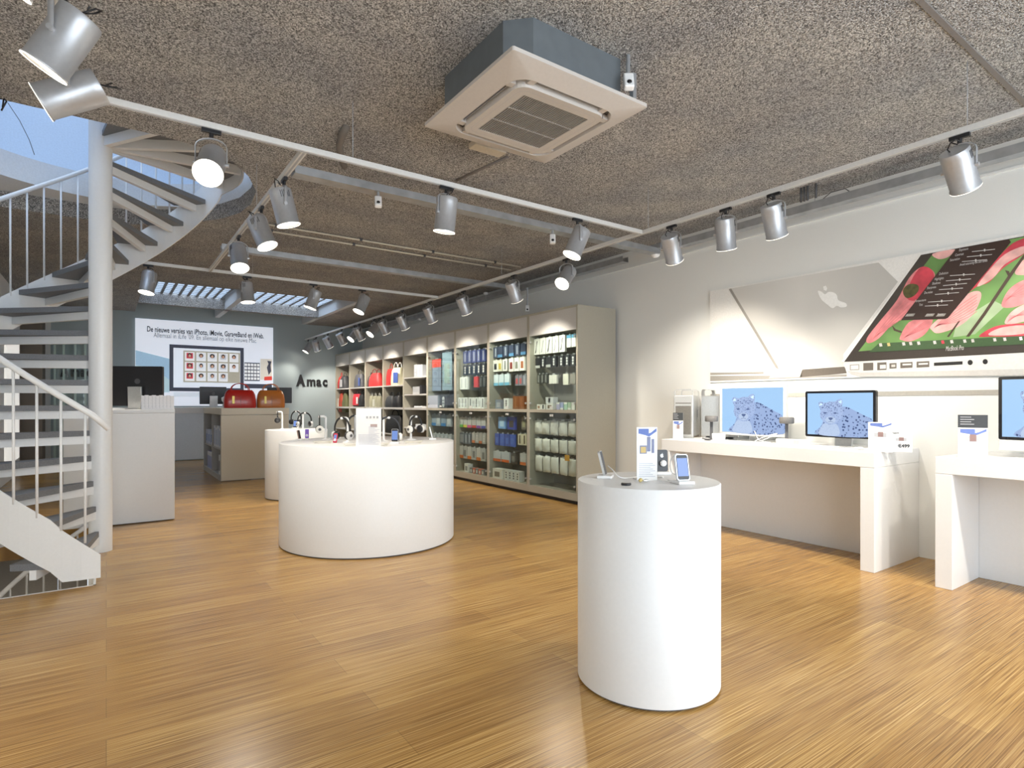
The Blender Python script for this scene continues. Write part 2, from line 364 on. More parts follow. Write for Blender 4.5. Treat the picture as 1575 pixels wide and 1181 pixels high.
def beam(mb, t, r0, r1, z0, z1, wdt=.035):
    p = Vector(sp(r0, t, 0)); q = Vector(sp(r1, t, 0)); d = (q-p).normalized(); nrm = Vector((-d.y, d.x, 0))*wdt/2
    pts = [(p-nrm)[:2], (q-nrm)[:2], (q+nrm)[:2], (p+nrm)[:2]]; mb.prism(pts, z0, z1)
for dz, ks in ((0, range(1, 17)), (-3.584, range(4, 12))):
    for k in ks:
        z = zt(k)+dz; t = thk(k)
        a = MB(); wedge(a, t, t-19, .075, 1.10, z-.045, z); S('tread', a, TREAD)
        a = MB(); beam(a, t-12, .07, 1.10, z-.112, z-.046, .04); S('support_beam', a, STAIR)
# level landing at the top
for i, (t0, t1) in enumerate(((60, 33), (33, 6), (6, -21), (-21, -48))):
    a = MB(); wedge(a, t0, t1+.6, .075, 1.10, 3.545, 3.585, 6); S('landing_board', a, TREAD)
    a = MB(); beam(a, t0-1, .07, 1.10, 3.465, 3.545, .045); S('support_beam', a, STAIR)
def helix_band(mb, prof, r=1.12, th=.012):
    vs = []; fs = []
    for t, z0, z1 in prof:
        for rr in (r-th, r):
            vs.append(sp(rr, t, z0)); vs.append(sp(rr, t, z1))
    n = len(prof)
    for i in range(n-1):
        a = i*4; b = a+4
        fs += [(a+2, a+3, b+3, b+2), (a+0, b+0, b+1, a+1), (a+1, b+1, b+3, a+3), (a, a+2, b+2, b)]
    fs += [(0, 1, 3, 2), (4*(n-1), 4*(n-1)+2, 4*(n-1)+3, 4*(n-1)+1)]
    mb.add(vs, fs)
def zn(t): return .212*(1+(300-t)/15)-.02
prof = [(305.5, .045, .205), (300, .045, .30), (294.5, .045, .395)]
t = 291
while t > 60: prof.append((t, zn(t)-.195, zn(t)+.155)); t -= 3
prof += [(60, 3.41, 3.66), (55, 3.42, 3.64)]+[(q, 3.42, 3.64) for q in range(50, -50, -5)]
a = MB(); helix_band(a, prof); S('stringer', a, STAIR)
a = MB(); helix_band(a, [(q, zn(q)-.195-3.584, zn(q)+.155-3.584) for q in range(250, 118, -4)]); S('stringer', a, STAIR)
def rail(t0, t1, dz, st=-3): 
    n = int(abs((t1-t0)/3)); return [sp(1.12, t0+(t1-t0)*i/n, zn(t0+(t1-t0)*i/n)+1.04+dz) for i in range(n+1)]
p = rail(303, 64, 0); p = [sp(1.12, 308, zn(306)+.98)]+p+[sp(1.12, q, 4.62) for q in range(58, -50, -6)]
a = MB(); a.tube(p, .021, 12); S('handrail', a, STAIR)
a = MB(); a.tube(rail(230, 122, -3.584), .021, 12); S('handrail', a, STAIR)
t = 301.0
while t > 62:
    a = MB(); a.tube([sp(1.114, t, zn(t)+.12), sp(1.118, t, zn(t)+1.03)], .0085, 8); S('baluster', a, STAIR); t -= 6.9167
t = 225
while t > 122:
    a = MB(); a.tube([sp(1.115, t, zn(t)-.05-3.584), sp(1.118, t, zn(t)+1.03-3.584)], .0085, 8); S('baluster', a, STAIR); t -= 6.9167
# wires hanging in the opening
a = MB()
for (q0, q1, q2) in (((2, 146), (10, 156), (2, 170)), ((0, 152), (6, 150), (4, 165))):
    a.tube([at_y(*q0, 4.9), at_y(*q1, 4.9), at_y(*q2, 4.9)], .005, 6)
a.tube([at_y(12, 158, 5.0), at_y(30, 185, 5.0), at_y(45, 215, 5.0), at_y(53, 238, 5.0)], .002, 5)
tag(a.build('loose_cable', BLK, None, (LX+.1, 4.9, 3.1), world=True), 'loose black cables hanging from the stairwell opening edge', 'cable')
# ---------------------------------------------------------------- display plinths
def plinth(name, label, x, y, r, h):
    m = MB(); m.lathe([(r, .012), (r, h-.004), (r-.004, h)], 128); t = thing(name, label, 'display plinth', (x, y, 0))
    m.build('body', W, t); m = MB(); m.cyl(r-.015, 0, .012, 96); m.build('plinth_base', DKG, t); return t
H1 = .913
plinth('display_plinth', 'tall narrow white round plinth in the right foreground', 2.06, 1.835, .322, H1)
plinth('display_plinth', 'wide white drum plinth carrying the row of headphone stands', 2.04, 5.257, .796, H1)
plinth('display_plinth', 'white round plinth half hidden behind the wide drum', 2.13, 8.15, .40, H1)
# ---------------------------------------------------------------- desks along the right wall
def desk(label, y1, y0, left=True):
    t = thing('wall_desk', label, 'desk', (4.69, y1, 0)); x0 = 4.69; x1 = WX-.004; th = .10
    def P(n, *b): m = MB(); m.box(*b); m.build(n, W, t, world=True, bevel=.003)
    P('desk_top', x0, y0, .785, x1, y1, .90); P('leg_panel', x0, y1-th, 0, x1, y1, .784); P('leg_panel', x0, y0, 0, x1, y0+th, .784)
    P('modesty_panel', 5.20, y0+th, .0, 5.25, y1-th, .784)
desk('long white desk under the pale half of the wall poster, carrying two monitors', 3.99, 1.97)
desk('white desk at the right edge of the view', 1.585, -.9)
# ---------------------------------------------------------------- track lighting
def track(label, a, b):
    a = Vector(a); b = Vector(b); t = thing('lighting_track', label, 'lighting track', (a.x, a.y, a.z))
    L = (b-a); m = MB(); w_ = .018
    if abs(L.x) > abs(L.y): m.box(0, -w_, 0, L.x, w_, .034)
    else: m.box(-w_, min(0, L.y), 0, w_, max(0, L.y), .034)
    m.build('rail', TRK, t, bevel=.002)
    m = MB()
    if abs(L.x) > abs(L.y): m.box(0, -.006, -.002, L.x, .006, 0)
    else: m.box(-.006, min(0, L.y), -.002, .006, max(0, L.y), 0)
    m.build('contact_slot', GREYP, t)
    n = max(1, int(L.length/2.2))
    for i in range(n):
        q = L*((i+.35)/n); m = MB(); m.tube([(q.x, q.y, .034), (q.x, q.y, ZC-a.z)], .0022, 6); m.build('suspension_rod', GREYP, t)
TZ = 2.815
track('white lighting track crossing the shop from the upper left in front of the staircase', (-.15, 3.64, TZ), (4.0, 3.64, TZ))
track('short white lighting track running back between the two crosswise tracks', (1.0, 3.66, TZ), (1.0, 7.58, TZ))
track('farther crosswise white lighting track behind the staircase', (.1, 7.6, TZ), (4.0, 7.6, TZ))
track('long white lighting track running the whole length of the right wall', (4.02, -2.0, TZ), (4.02, 14.6, TZ))
track('white lighting track overhead at the top left corner', (-.17, -1.5, TZ), (-.17, 3.62, TZ))
SP = None
def mk_spot():
    r = thing('track_spotlight', '-', 'spotlight', (0, 0, 0))
    m = MB(); m.box(-.012, -.05, -.022, .012, .05, 0); m.cyl(.012, -.045, -.02, 12); m.build('track_adapter', BLK, r, bevel=.002)
    pts = [(-.083, 0, -.20)]+[(-.083, 0, -.10)]+[(.083*cos(pi-pi*i/8), 0, -.10+.05*sin(pi*i/8)) for i in range(1, 8)]+[(.083, 0, -.10), (.083, 0, -.20)]
    m = MB()
    vs = []; fs = []
    for (x, y, z) in pts:
        for yy in (-.010, .010): vs.append((x, yy, z))
        sx = x*.955; zz = z if z < -.099 else -.10+(z+.10)*.92
        for yy in (-.010, .010): vs.append((sx, yy, zz))
    for i in range(len(pts)-1):
        a_ = i*4; b_ = a_+4; fs += [(a_, a_+1, b_+1, b_), (a_+2, b_+2, b_+3, a_+3), (a_, b_, b_+2, a_+2), (a_+1, a_+3, b_+3, b_+1)]
    m.add(vs, fs, True)
    for sx in (-1, 1): m.cyl(.011, .072, .092, 12, T(0, 0, -.195) @ Ry(R(90)*sx))
    m.build('yoke', SILVER, r)
    h = MB(); h.lathe([(.070, .115), (.073, .108), (.074, .08), (.074, -.115), (.078, -.118), (.078, -.125), (.070, -.125), (.068, -.10)], 40, cap=False)
    h.lathe([(.070, .115), (.001, .115)], 40, cap=False)
    ho = h.build('lamp_head', SILVER, r); ho.location = (0, 0, -.195)
    m = MB()
    for i in range(6): a_ = R(-100+i*9); m.box(-.0025, .073, .05, .0025, .0755, .095, Rz(a_))
    m.build('vent_slots', DKG, ho)
    m = MB(); m.lathe([(.078, -.1245), (.078, -.1265), (.071, -.1265)], 40, cap=False); m.build('lens_rim', mat('lit_rim', (1, .96, .88), .3, emit=2.2, ecol=(1, .93, .8)), ho)
    m = MB(); m.lathe([(.068, -.108), (.03, -.102), (.0005, -.10)], 32, cap=False); m.build('lens', LENS, ho)
    m = MB(); m.tube([(0, .0, .165), (.02, .01, .14), (.035, 0, .16), (.03, -.02, .185), (0, -.02, .17), (-.02, -.02, .14), (-.02, 0, .114)], .0035, 6); m.build('flex', BLK, ho)
    l = bpy.data.lights.new('spot_light', 'SPOT'); l.energy = SPOT_E; l.spot_size = R(92); l.spot_blend = .65; l.shadow_soft_size = .05; l.color = (1, .915, .79)
    lo = bpy.data.objects.new('spot_light', l); C.objects.link(lo); lo.parent = ho; lo.location = (0, 0, -.135)
    return r
spot0 = mk_spot(); used = [0]
WLS = {}
def lamp_e(e):
    if e not in WLS: WLS[e] = bpy.data.lights['spot_light'].copy(); WLS[e].energy = e
    return WLS[e]
def spot(x, y, aim, label, group, E=None):
    fw, rt, up = aim[1], aim[0], aim[2]
    v = Vector((sin(YAW)*fw+cos(YAW)*rt, cos(YAW)*fw-sin(YAW)*rt, up)).normalized()
    rz = math.atan2(v.y, v.x)-pi/2; tilt = math.acos(max(-1, min(1, -v.z)))
    if used[0]: r = dup(spot0, (x, y, TZ-.002), rz, label, group)
    else: r = spot0; used[0] = 1; r.location = (x, y, TZ-.002); r.rotation_euler = (0, 0, rz); r['label'] = label; r['group'] = group
    for c in r.children:
        if c.name.startswith('lamp_head'):
            c.rotation_euler = (tilt, 0, 0)
            for g in c.children:
                if g.type == 'LIGHT': g.data = lamp_e(E or {G1: 24, G2: 34, G3: 58, G5: 30}.get(group, 62 if aim[0] > 0 else 22))
        if c.name.startswith('track_adapter'):
            c.rotation_euler = (0, 0, -rz+(R(90) if group in G_X else 0))
    return r
G1 = 'spotlights on the front crosswise track'; G2 = 'spotlights on the short track'; G3 = 'spotlights on the far crosswise track'; G4 = 'spotlights along the right wall'; G5 = 'spotlights at the top left'
G_X = (G1, G3)
def tx(px, Y): d = ray(px, 300); return Y*d.x/d.y
def ty(px, X): d = ray(px, 300); return X*d.y/d.x
spot(tx(325, 3.64), 3.64, (.22, -.72, -.72), 'silver spotlight in front of the spiral stairs glaring straight at the viewer', G1)
spot(tx(686, 3.64), 3.64, (-.12, .10, -1), 'silver spotlight hanging alone in mid track left of the air conditioner front corner', G1)
spot(tx(888, 3.64), 3.64, (-.42, -.12, -1), 'silver spotlight tilted down left near where the front crosswise track meets the wall track', G1)
spot(1.0, ty(437, 1.0), (.22, .12, -1), 'nearest silver spotlight on the short track beside the stairs', G2)
spot(1.0, ty(402, 1.0), (.45, -.05, -1), 'middle silver spotlight on the short track beside the stairs', G2)
spot(1.0, ty(367, 1.0), (.30, -.40, -1), 'farthest silver spotlight on the short track, lit face showing', G2)
spot(tx(228, 7.6), 7.6, (-.05, -.22, -1), 'silver spotlight on the far crosswise track, just right of the stair pole', G3)
spot(tx(380, 7.6), 7.6, (.12, -.05, -1), 'silver spotlight on the far crosswise track in front of the skylight', G3)
spot(tx(482, 7.6), 7.6, (-.32, -.12, -1), 'third silver spotlight from the left on the far crosswise track', G3)
spot(tx(557, 7.6), 7.6, (-.35, -.35, -1), 'rightmost silver spotlight on the far crosswise track', G3)
T4 = [(1476, (.55, .35, -.75), 'nearest silver spotlight on the wall track, above the flower picture'),
 (1190, (.40, .40, -.95), 'second nearest silver spotlight on the wall track, its dark back disc showing'),
 (1116, (.22, .40, -1), 'third nearest silver spotlight on the wall track, hanging almost upright'),
 (1033, (.40, .60, -.85), 'silver spotlight on the wall track beside the white smoke detector'),
 (871, (-.45, -.6, -.75), 'silver spotlight on the wall track turned back towards the shop, lens glaring'),
 (790, (.38, .52, -.95), 'silver spotlight on the wall track above the rightmost glass cabinet'),
 (713, (.38, .52, -.95), 'silver spotlight on the wall track above the second glass cabinet'),
 (661, (.38, .52, -.95), 'silver spotlight on the wall track above the third glass cabinet'),
 (619, (.38, .52, -.95), 'silver spotlight on the wall track above the leftmost glass cabinet'),
 (590, (.38, .52, -.95), 'silver spotlight on the wall track above the bay of small shelves'),
 (575, (-.5, -.5, -.8), 'far wall track spotlight with glaring lens turned towards the shop'),
 (552, (.38, .52, -.95), 'silver spotlight on the wall track above the bay with the yellow and blue tote'),
 (545, (-.5, -.5, -.8), 'farther wall track spotlight with glaring lens, left of the other one'),
 (525, (.38, .52, -.95), 'silver spotlight on the wall track above the bay with the big red handbag'),
 (504, (.38, .52, -.95), 'silver spotlight high in front of the left end bay of the shelving'),
 (486, (.1, .5, -.8), 'small far spotlight above the dark wall lettering'),
 (474, (-.4, -.3, -.8), 'farthest wall track spotlight, lit face turned left')]
for px, aim, lab in T4: spot(4.02, ty(px, 4.02), aim, lab, G4, {1476: 50, 1190: 56, 1116: 70, 1033: 80}.get(px))
spot(-.13, 2.72, (-.52, -.10, -.86), 'large near silver spotlight at the top left with glowing oval lens', G5)
spot(-.12, 3.16, (-.66, -.30, -.40), 'near silver spotlight at the top left pointing sideways, below the first', G5)
spot(-.18, 2.22, (-.60, -.12, -.80), 'silver spotlight cut off by the top edge at the upper left', G5)
for y_, lb in ((.45, 'added silver spotlight on the wall track just beyond the right edge of the view'), (-.7, 'added silver spotlight farthest beyond the right edge of the view')): spot(4.02, y_, (-.35, .25, -.85), lb, G4, 95)  # unseen lamps, added to brighten the floor at the right
# ---------------------------------------------------------------- cable trays and pipes
def tray(label, a, b, h=.055, wd=.10):
    t = thing('cable_tray', label, 'cable tray', a); L = Vector(b)-Vector(a); m = MB()
    if abs(L.x) > abs(L.y):
        m.box(0, -wd/2, 0, L.x, wd/2, .004); m.box(0, -wd/2, .004, L.x, -wd/2+.003, h); m.box(0, wd/2-.003, .004, L.x, wd/2, h)
    else:
        m.box(-wd/2, 0, 0, wd/2, L.y, .004); m.box(-wd/2, 0, .004, -wd/2+.003, L.y, h); m.box(wd/2-.003, 0, .004, wd/2, L.y, h)
    m.build('channel', GALV, t)
    n = max(1, int(L.length/2.2))
    for i in range(n):
        q = L*((i+.5)/n); m = MB(); m.tube([(q.x, q.y, .004), (q.x, q.y, ZC-a[2])], .0025, 6); m.build('hanger', GREYP, t)
tray('galvanised cable tray crossing just behind the front crosswise lighting track', (1.15, 4.5, 2.985), (5.2, 4.5, 2.985), .06, .12)
tray('galvanised cable tray crossing farther back above the far crosswise lighting track', (1.05, 7.15, 2.985), (5.1, 7.15, 2.985), .06, .10)
tray('grey cable tray along the right wall above the white desks', (5.27, -2.0, 3.02), (5.27, 4.28, 3.02), .07, .10)
tray('grey cable tray along the right wall above the tall cabinets', (5.27, 5.05, 3.02), (5.27, 14.4, 3.02), .07, .10)
for i, (y_, lb) in enumerate(((6.62, 'nearer thin conduit pipe clipped under the rough ceiling'), (6.86, 'farther thin conduit pipe clipped under the rough ceiling'))):
    t = thing('conduit_pipe', lb, 'pipe', (1.2, y_, 3.2)); m = MB(); m.tube([(0, 0, 0), (3.6, 0, 0)], .011, 8); m.build('pipe', mat('cream_conduit', (.60, .56, .46), .5), t)
    for k in range(4): m = MB(); m.box(.3+k*.95, -.016, -.012, .33+k*.95, .016, .05); m.build('clip', DKG, t)
t = thing('drain_pipe', 'short taupe pipe bend behind the front lighting track left of centre', 'pipe', (tx(525, 4.1), 4.1, 3.19)); m = MB()
m.tube([(0, -.12, .03), (0, -.02, .0), (.02, .1, -.02), (.07, .22, -.06), (.12, .28, -.10)], .026, 14); m.build('pipe_run', mat('taupe_pipe', (.16, .14, .12), .6), t)
t = thing('cable_bunch', 'row of thin black cable drops behind the wall track at the right', 'cable', (5.2, 2.4, 3.1)); m = MB()
for px in (1232, 1237, 1242, 1255): p = at_x(px, 297, 5.15); m.tube([(p.x, p.y, 3.24), (p.x, p.y, 3.09)], .010, 6)
m.build('cable_drop', DKG, t, world=True)
m = MB(); m.tube([at_x(1262, 309, 5.3), at_x(1278, 296, 5.3), at_x(1300, 290, 5.3), at_x(1312, 298, 5.3)], .004, 6)
tag(m.build('cable_loop', DKG, None, (5.3, 2.2, 3.05), world=True), 'single thin cable looping over the wall tray at the right', 'cable')
# duct piece + smoke detector
t = thing('smoke_detector', 'round white smoke detector at the bend of the wall cable tray', 'smoke detector', tuple(at_x(1008, 392, 5.2))); m = MB()
m.lathe([(.02, .05), (.055, .045), (.06, .02), (.05, .012), (.052, 0), (.045, -.02), (.02, -.032)], 24); m.build('housing', WPL, t); m = MB(); m.box(-.05, -.12, .05, .05, .12, .11); m.build('mount', GALV, t)
def sensor(label, p, rz, tilt, stem=.07):
    t = thing('security_camera', label, 'camera', p, rz)
    m = MB(); m.cyl(.012, 0, stem, 10); m.cyl(.03, stem-.006, stem, 16); m.build('bracket', GALV, t)
    m = MB(); m.box(-.028, -.02, -.09, .028, .02, .01, Rx(tilt)); m.build('case', WPL, t, bevel=.009, seg=3)
    m = MB(); m.lathe([(.014, 0), (.012, .006), (.001, .008)], 16, Rx(tilt) @ T(0, -.019, -.06) @ Rx(R(90))); m.build('eye', BLKG, t)
p = at_y(578, 305, 4.5); sensor('small white sensor camera under the cable tray left of centre', (p.x, 4.45, 2.93), -R(20), R(-25), .055)
p = at_y(845, 364, 4.5); sensor('small white sensor camera under the cable tray near the wall track', (p.x, 4.45, 2.93), -R(35), R(-15), .055)
p = at_x(811, 476, 5.24); sensor('tiny white sensor camera above the rightmost cabinet', (5.24, p.y, p.z+.05), -R(35), R(-15), 3.02-p.z-.05)
for px, py, lb in ((747, 452, 'nearer'), (645, 492, 'middle'), (497, 529, 'farthest')):
    p = at_x(px, py, 5.2); p.y = min(p.y, 14.1); t = thing('smoke_detector', lb+' small white round detector above the tall cabinets', 'smoke detector', tuple(p)); m = MB(); m.lathe([(.02, .03), (.04, .02), (.042, 0), (.03, -.015)], 20); m.build('housing', WPL, t)
    m = MB(); m.cyl(.005, .03, 3.02-p.z, 8); m.build('stem', GALV, t)
# ---------------------------------------------------------------- ceiling cassette
c0 = Vector((.12, 3.44)); acx = c0.y*sin(YAW)+c0.x*cos(YAW); acy = c0.y*cos(YAW)-c0.x*sin(YAW)
ac = thing('air_conditioner', 'square ceiling cassette air conditioner with beige grille and dark grey casing', 'air conditioner', (acx, acy, 2.943))
def rrect(s, r, n=6, sy=None):
    sy = sy or s; o_ = []
    for cx, cy, a0 in ((s-r, sy-r, 0), (-s+r, sy-r, 90), (-s+r, -sy+r, 180), (s-r, -sy+r, 270)):
        for i in range(n+1): a = R(a0+90*i/n); o_.append((cx+r*cos(a), cy+r*sin(a)))
    return o_
def ringf(mb, A, B, za, zb):
    n = len(A); vs = [(x, y, za) for x, y in A]+[(x, y, zb) for x, y in B]; mb.add(vs, [(i, (i+1) % n, n+(i+1) % n, n+i) for i in range(n)], False)
m = MB(); k = .42; c = .11; m.prism([(k-c, k), (-k+c, k), (-k, k-c), (-k, -k+c), (-k+c, -k), (k-c, -k), (k, -k+c), (k, k-c)], .05, ZC-2.943); m.build('casing', ACC, ac)
m = MB(); ringf(m, rrect(.475, .012), rrect(.475, .012), .05, .03); ringf(m, rrect(.475, .012), rrect(.36, .11), .03, -.002); ringf(m, rrect(.475, .012), rrect(.30, .01), .05, .05)
ringf(m, rrect(.36, .11), rrect(.35, .10), -.002, .03); m.build('outer_panel', ACP, ac)
m = MB(); ringf(m, rrect(.35, .10), rrect(.31, .08), .03, .03); m.build('air_slot', DKG, ac)
m = MB()
for i in range(4):
    m.box(-.24, .330, .012, .24, .334, .028, Rz(i*pi/2))
m.build('louvre', mat('louvre_grey', (.35, .36, .38), .5), ac)
m = MB()
for i in range(4):
    for sx in (-1, 1): m.box(sx*.255-.02, .315, .002, sx*.255+.02, .355, .028, Rz(i*pi/2))
m.build('slot_divider', ACP, ac)
m = MB(); ringf(m, rrect(.318, .08), rrect(.312, .075), .03, -.012); ringf(m, rrect(.312, .075), rrect(.235, .008), -.012, -.012); ringf(m, rrect(.235, .008), rrect(.235, .008), -.012, .004); m.build('front_panel', ACP, ac)
m = MB(); ringf(m, rrect(.278, .05), rrect(.2765, .0485), -.0125, -.0125); m.build('panel_seam', GREYP, ac)
m = MB(); m.box(-.235, -.235, .004, .235, .235, .012); m.build('grille_back', mat('grille_dark', (.07, .068, .065), .7), ac)
m = MB()
for i in range(34): x = -.231+i*.014; m.box(x-.0028, -.235, -.011, x+.0028, .235, -.004, Rz(0) if False else None)
for y in (-.08, .08): m.box(-.235, y-.004, -.012, .235, y+.004, -.003)
m.build('grille', mat('grille_slats', (.33, .31, .29), .6), ac)
m = MB(); m.box(-.014, -.014, .06, .014, .014, .26, T(.455, -.38, 0)); m.build('hanging_bracket', GALV, ac)
p = at_z(966, 137, 3.03); sensor('white sensor camera beside the right corner of the air conditioner', (p.x, p.y, 3.10), -R(35), R(-20), .15)
p = at_z(750, 230, ZC-.03); m = MB(); m.box(-.14, -.05, -.02, .14, .05, .022); t_ = thing('ceiling_box', 'flat cream junction cover on the ceiling behind the air conditioner', 'junction box', (p.x, p.y, ZC-.022)); m.build('cover', mat('cream_plastic', (.62, .56, .46), .5), t_, bevel=.004)
# ================================================================ cabinets
CX = 4.78; YB = [5.386+1.026*i for i in range(10)]
ZH = 2.193; ZT = 2.498
ZM0, ZM1 = 1.145, 1.185
names = ['rightmost glass-doored cabinet, filled with white bags', 'second glass-doored cabinet from the right, with brown boxes on its middle shelf', 'third glass-doored cabinet from the right, with a row of colour-ended packs',
         'leftmost glass-doored cabinet, with a red-topped panel behind the glass', 'open shelving bay with five narrow shelves of small items', 'open shelving bay holding the yellow, white and blue tote',
         'open shelving bay holding the large red handbag', 'open shelving bay holding the grey mesh bag, second from the far end', 'open shelving bay at the far end next to the dark wall lettering']
def cabinet(i):
    y0, y1 = YB[i], YB[i+1]; glass = i < 4; th = .03
    t = thing('glass_cabinet' if glass else 'shelf_unit', 'tall taupe ' + names[i], 'cabinet', (CX, (y0+y1)/2, 0), 0, 'tall cabinets along the right wall')
    t['label'] = ('tall taupe ' if glass else 'tall grey ') + names[i]
    def P(n, mt, *b, **k): m = MB(); m.box(*b); return m.build(n, mt, t, world=True, **k)
    xb = 5.22 if glass else 5.36
    P('side_panel', CAB, CX, y0+.0005, .05, WX-.06, y0+th, ZT, bevel=.002); P('side_panel', CAB, CX, y1-th, .05, WX-.06, y1-.0005, ZT, bevel=.002)
    P('back_panel', CABI, xb, y0+th, .05, xb+.02, y1-th, ZT-.03); P('top_panel', CAB, CX, y0+th, ZT-.03, WX-.06, y1-th, ZT)
    P('header_panel', HEAD, CX+.002, y0+th-.024, ZH, CX+.028, y1-th+.024, ZT-.001, bevel=.002); P('inner_top', CABI, CX+.03, y0+th, ZH, xb, y1-th, ZH+.02)
    P('base_panel', CAB, CX+.002, y0+th, .05, CX+.022, y1-th, .142); P('bottom_shelf', CAB, CX+.022, y0+th, .12, xb, y1-th, .142); P('plinth_base', BLK, CX+.05, y0, 0, WX-.1, y1, .05)
    P('shelf', CAB if glass else HEAD, CX, y0+th, ZM0, xb, y1-th, ZM1)
    if glass:
        ym = (y0+y1)/2
        for (za, zb, kn) in ((ZM1+.004, ZH-.004, ZM1+.03), (.146, ZM0-.004, ZM0-.035)):
            for (ya, yb_, kk) in ((y0+th+.003, ym-.002, ym-.02), (ym+.002, y1-th-.003, ym+.02)):
                d = P('glass_door', GLASS, CX+.006, ya, za, CX+.012, yb_, zb)
                m = MB(); m.box(CX-.006, kk-.012, kn-.014, CX+.0055, kk+.012, kn+.014); m.build('knob', ALUM, d, world=False).location = (-CX, -(y0+y1)/2, 0)
                m = MB(); he = ya if ya < ym-.1 else yb_
                for hz in (za+.08, zb-.08): m.cyl(.014, 0, .016, 12, T(CX+.004, he+(.02 if he == ya else -.02), hz) @ Ry(R(-90)))
                m.build('hinge', ALU, d).location = (-CX, -(y0+y1)/2, 0)
    else:
        if i == 4: zs = [at_x(639, 520+500/8.44, CX).z, at_x(639, 520+725/8.44, CX).z, at_x(639, 520+1165/8.44, CX).z]
        else: zs = [at_x(563, 520+632/8.44, CX).z, .65]
        for z in zs: P('shelf', HEAD, CX+.003, y0+th, z-.026, xb, y1-th, z, bevel=.001)
        t['shelfz'] = zs[0]
    return t
cabs = [cabinet(i) for i in range(9)]
zs5 = [at_x(639, 520+v/8.44, CX).z for v in (500, 725, 1165)]
zsb = at_x(563, 520+632/8.44, CX).z
for c in cabs:
    if 'shelfz' in c: del c['shelfz']
m = MB(); m.box(CX+.01, YB[9], 0, WX, BY, ZT); struct('trim_5', m, CAB)
# ---------------------------------------------------------------- packages in the cabinets
def c1(x, y): return (640+x/3.69, 460+y/3.69)
BAYW = ['rightmost', 'third', 'second', 'leftmost']
def bay_of(y):
    for i in range(9):
        if YB[i] <= y <= YB[i+1]: return i
    return 0
ORD = ['first', 'second', 'third', 'fourth', 'fifth', 'sixth', 'seventh', 'eighth', 'ninth']
def pack(name, cat, label, Y, z0, wd, h, col, hung, motif, X=4.98, dp=.03, group=None, lean=0, soft=False):
    t = thing(name, label, cat, (X, Y, z0), R(-90), group)
    m = MB(); 
    if soft:
        n = 6; vs = []; fs = []
        for j in range(n+1):
            for i2 in range(n+1):
                u, v = i2/n, j/n; d_ = dp*.5*(math.sin(pi*min(1, max(0, u)))**.5)*(math.sin(pi*(.05+.9*v))**.5)*(1+.35*random.uniform(-1, 1))
                vs.append(((u-.5)*wd+random.uniform(-.004, .004), -d_, v*h+random.uniform(-.005, .005)))
        for j in range(n):
            for i2 in range(n): a = j*(n+1)+i2; fs.append((a, a+1, a+n+2, a+n+1))
        m.add(vs, fs, True); k0 = len(vs); m.add([(v[0], dp*.15, v[2]) for v in vs], [tuple(reversed(f)) for f in fs], True)
        edge = [i2 for i2 in range(n+1)]+[(n+1)*j+n for j in range(1, n+1)]+[(n+1)*n+i2 for i2 in range(n-1, -1, -1)]+[(n+1)*j for j in range(n-1, 0, -1)]
        m.f += [(edge[q], k0+edge[q], k0+edge[(q+1) % len(edge)], edge[(q+1) % len(edge)]) for q in range(len(edge))]; m.sm += [True]*len(edge); m.mi += [0]*len(edge)
    else: m.box(-wd/2, -dp/2, 0, wd/2, dp/2, h)
    o = m.build('padded_body' if soft else 'carton', colm(col, .35 if not soft else .3), t)
    if lean: o.rotation_euler = (0, lean, 0)
    fr = -dp/2-.0012
    if motif and not soft:
        m = MB(); kind, mc = motif
        if kind == 'window': m.box(-wd*.28, fr, h*.18, wd*.28, fr+.001, h*.70)
        if kind == 'stripe': m.box(-wd*.16, fr, h*.12, wd*.16, fr+.001, h*.88)
        if kind == 'foot': m.box(-wd*.5, fr, 0, wd*.5, fr+.001, h*.26)
        if kind == 'top': m.box(-wd*.5, fr, h*.74, wd*.5, fr+.001, h)
        if kind == 'dots': 
            for q in range(3): m.cyl(wd*.16, 0, .0015, 12, T(0, fr+.0015, h*(.25+.24*q)) @ Rx(R(90)))
        if kind == 'wave': m.prism([(-wd*.3, h*.1), (-wd*.1, h*.14), (wd*.05, h*.6), (wd*.2, h*.85), (wd*.05, h*.85), (-wd*.12, h*.35)], 0, .0012, T(0, fr, 0) @ Rx(R(90)))
        m.build('printed_motif', colm(mc, .5), t)
    if hung:
        m = MB(); L = 5.215-X; m.tube([(0, 0, h+.012), (0, L, h+.018)], .0028, 5); m.tube([(0, -.002, h+.012), (0, -.012, h+.02)], .0028, 5)
        m.box(-wd*.18, -.001, h, wd*.18, .001, h+.02); m.build('hanging_tab', ALU, t)
    return t
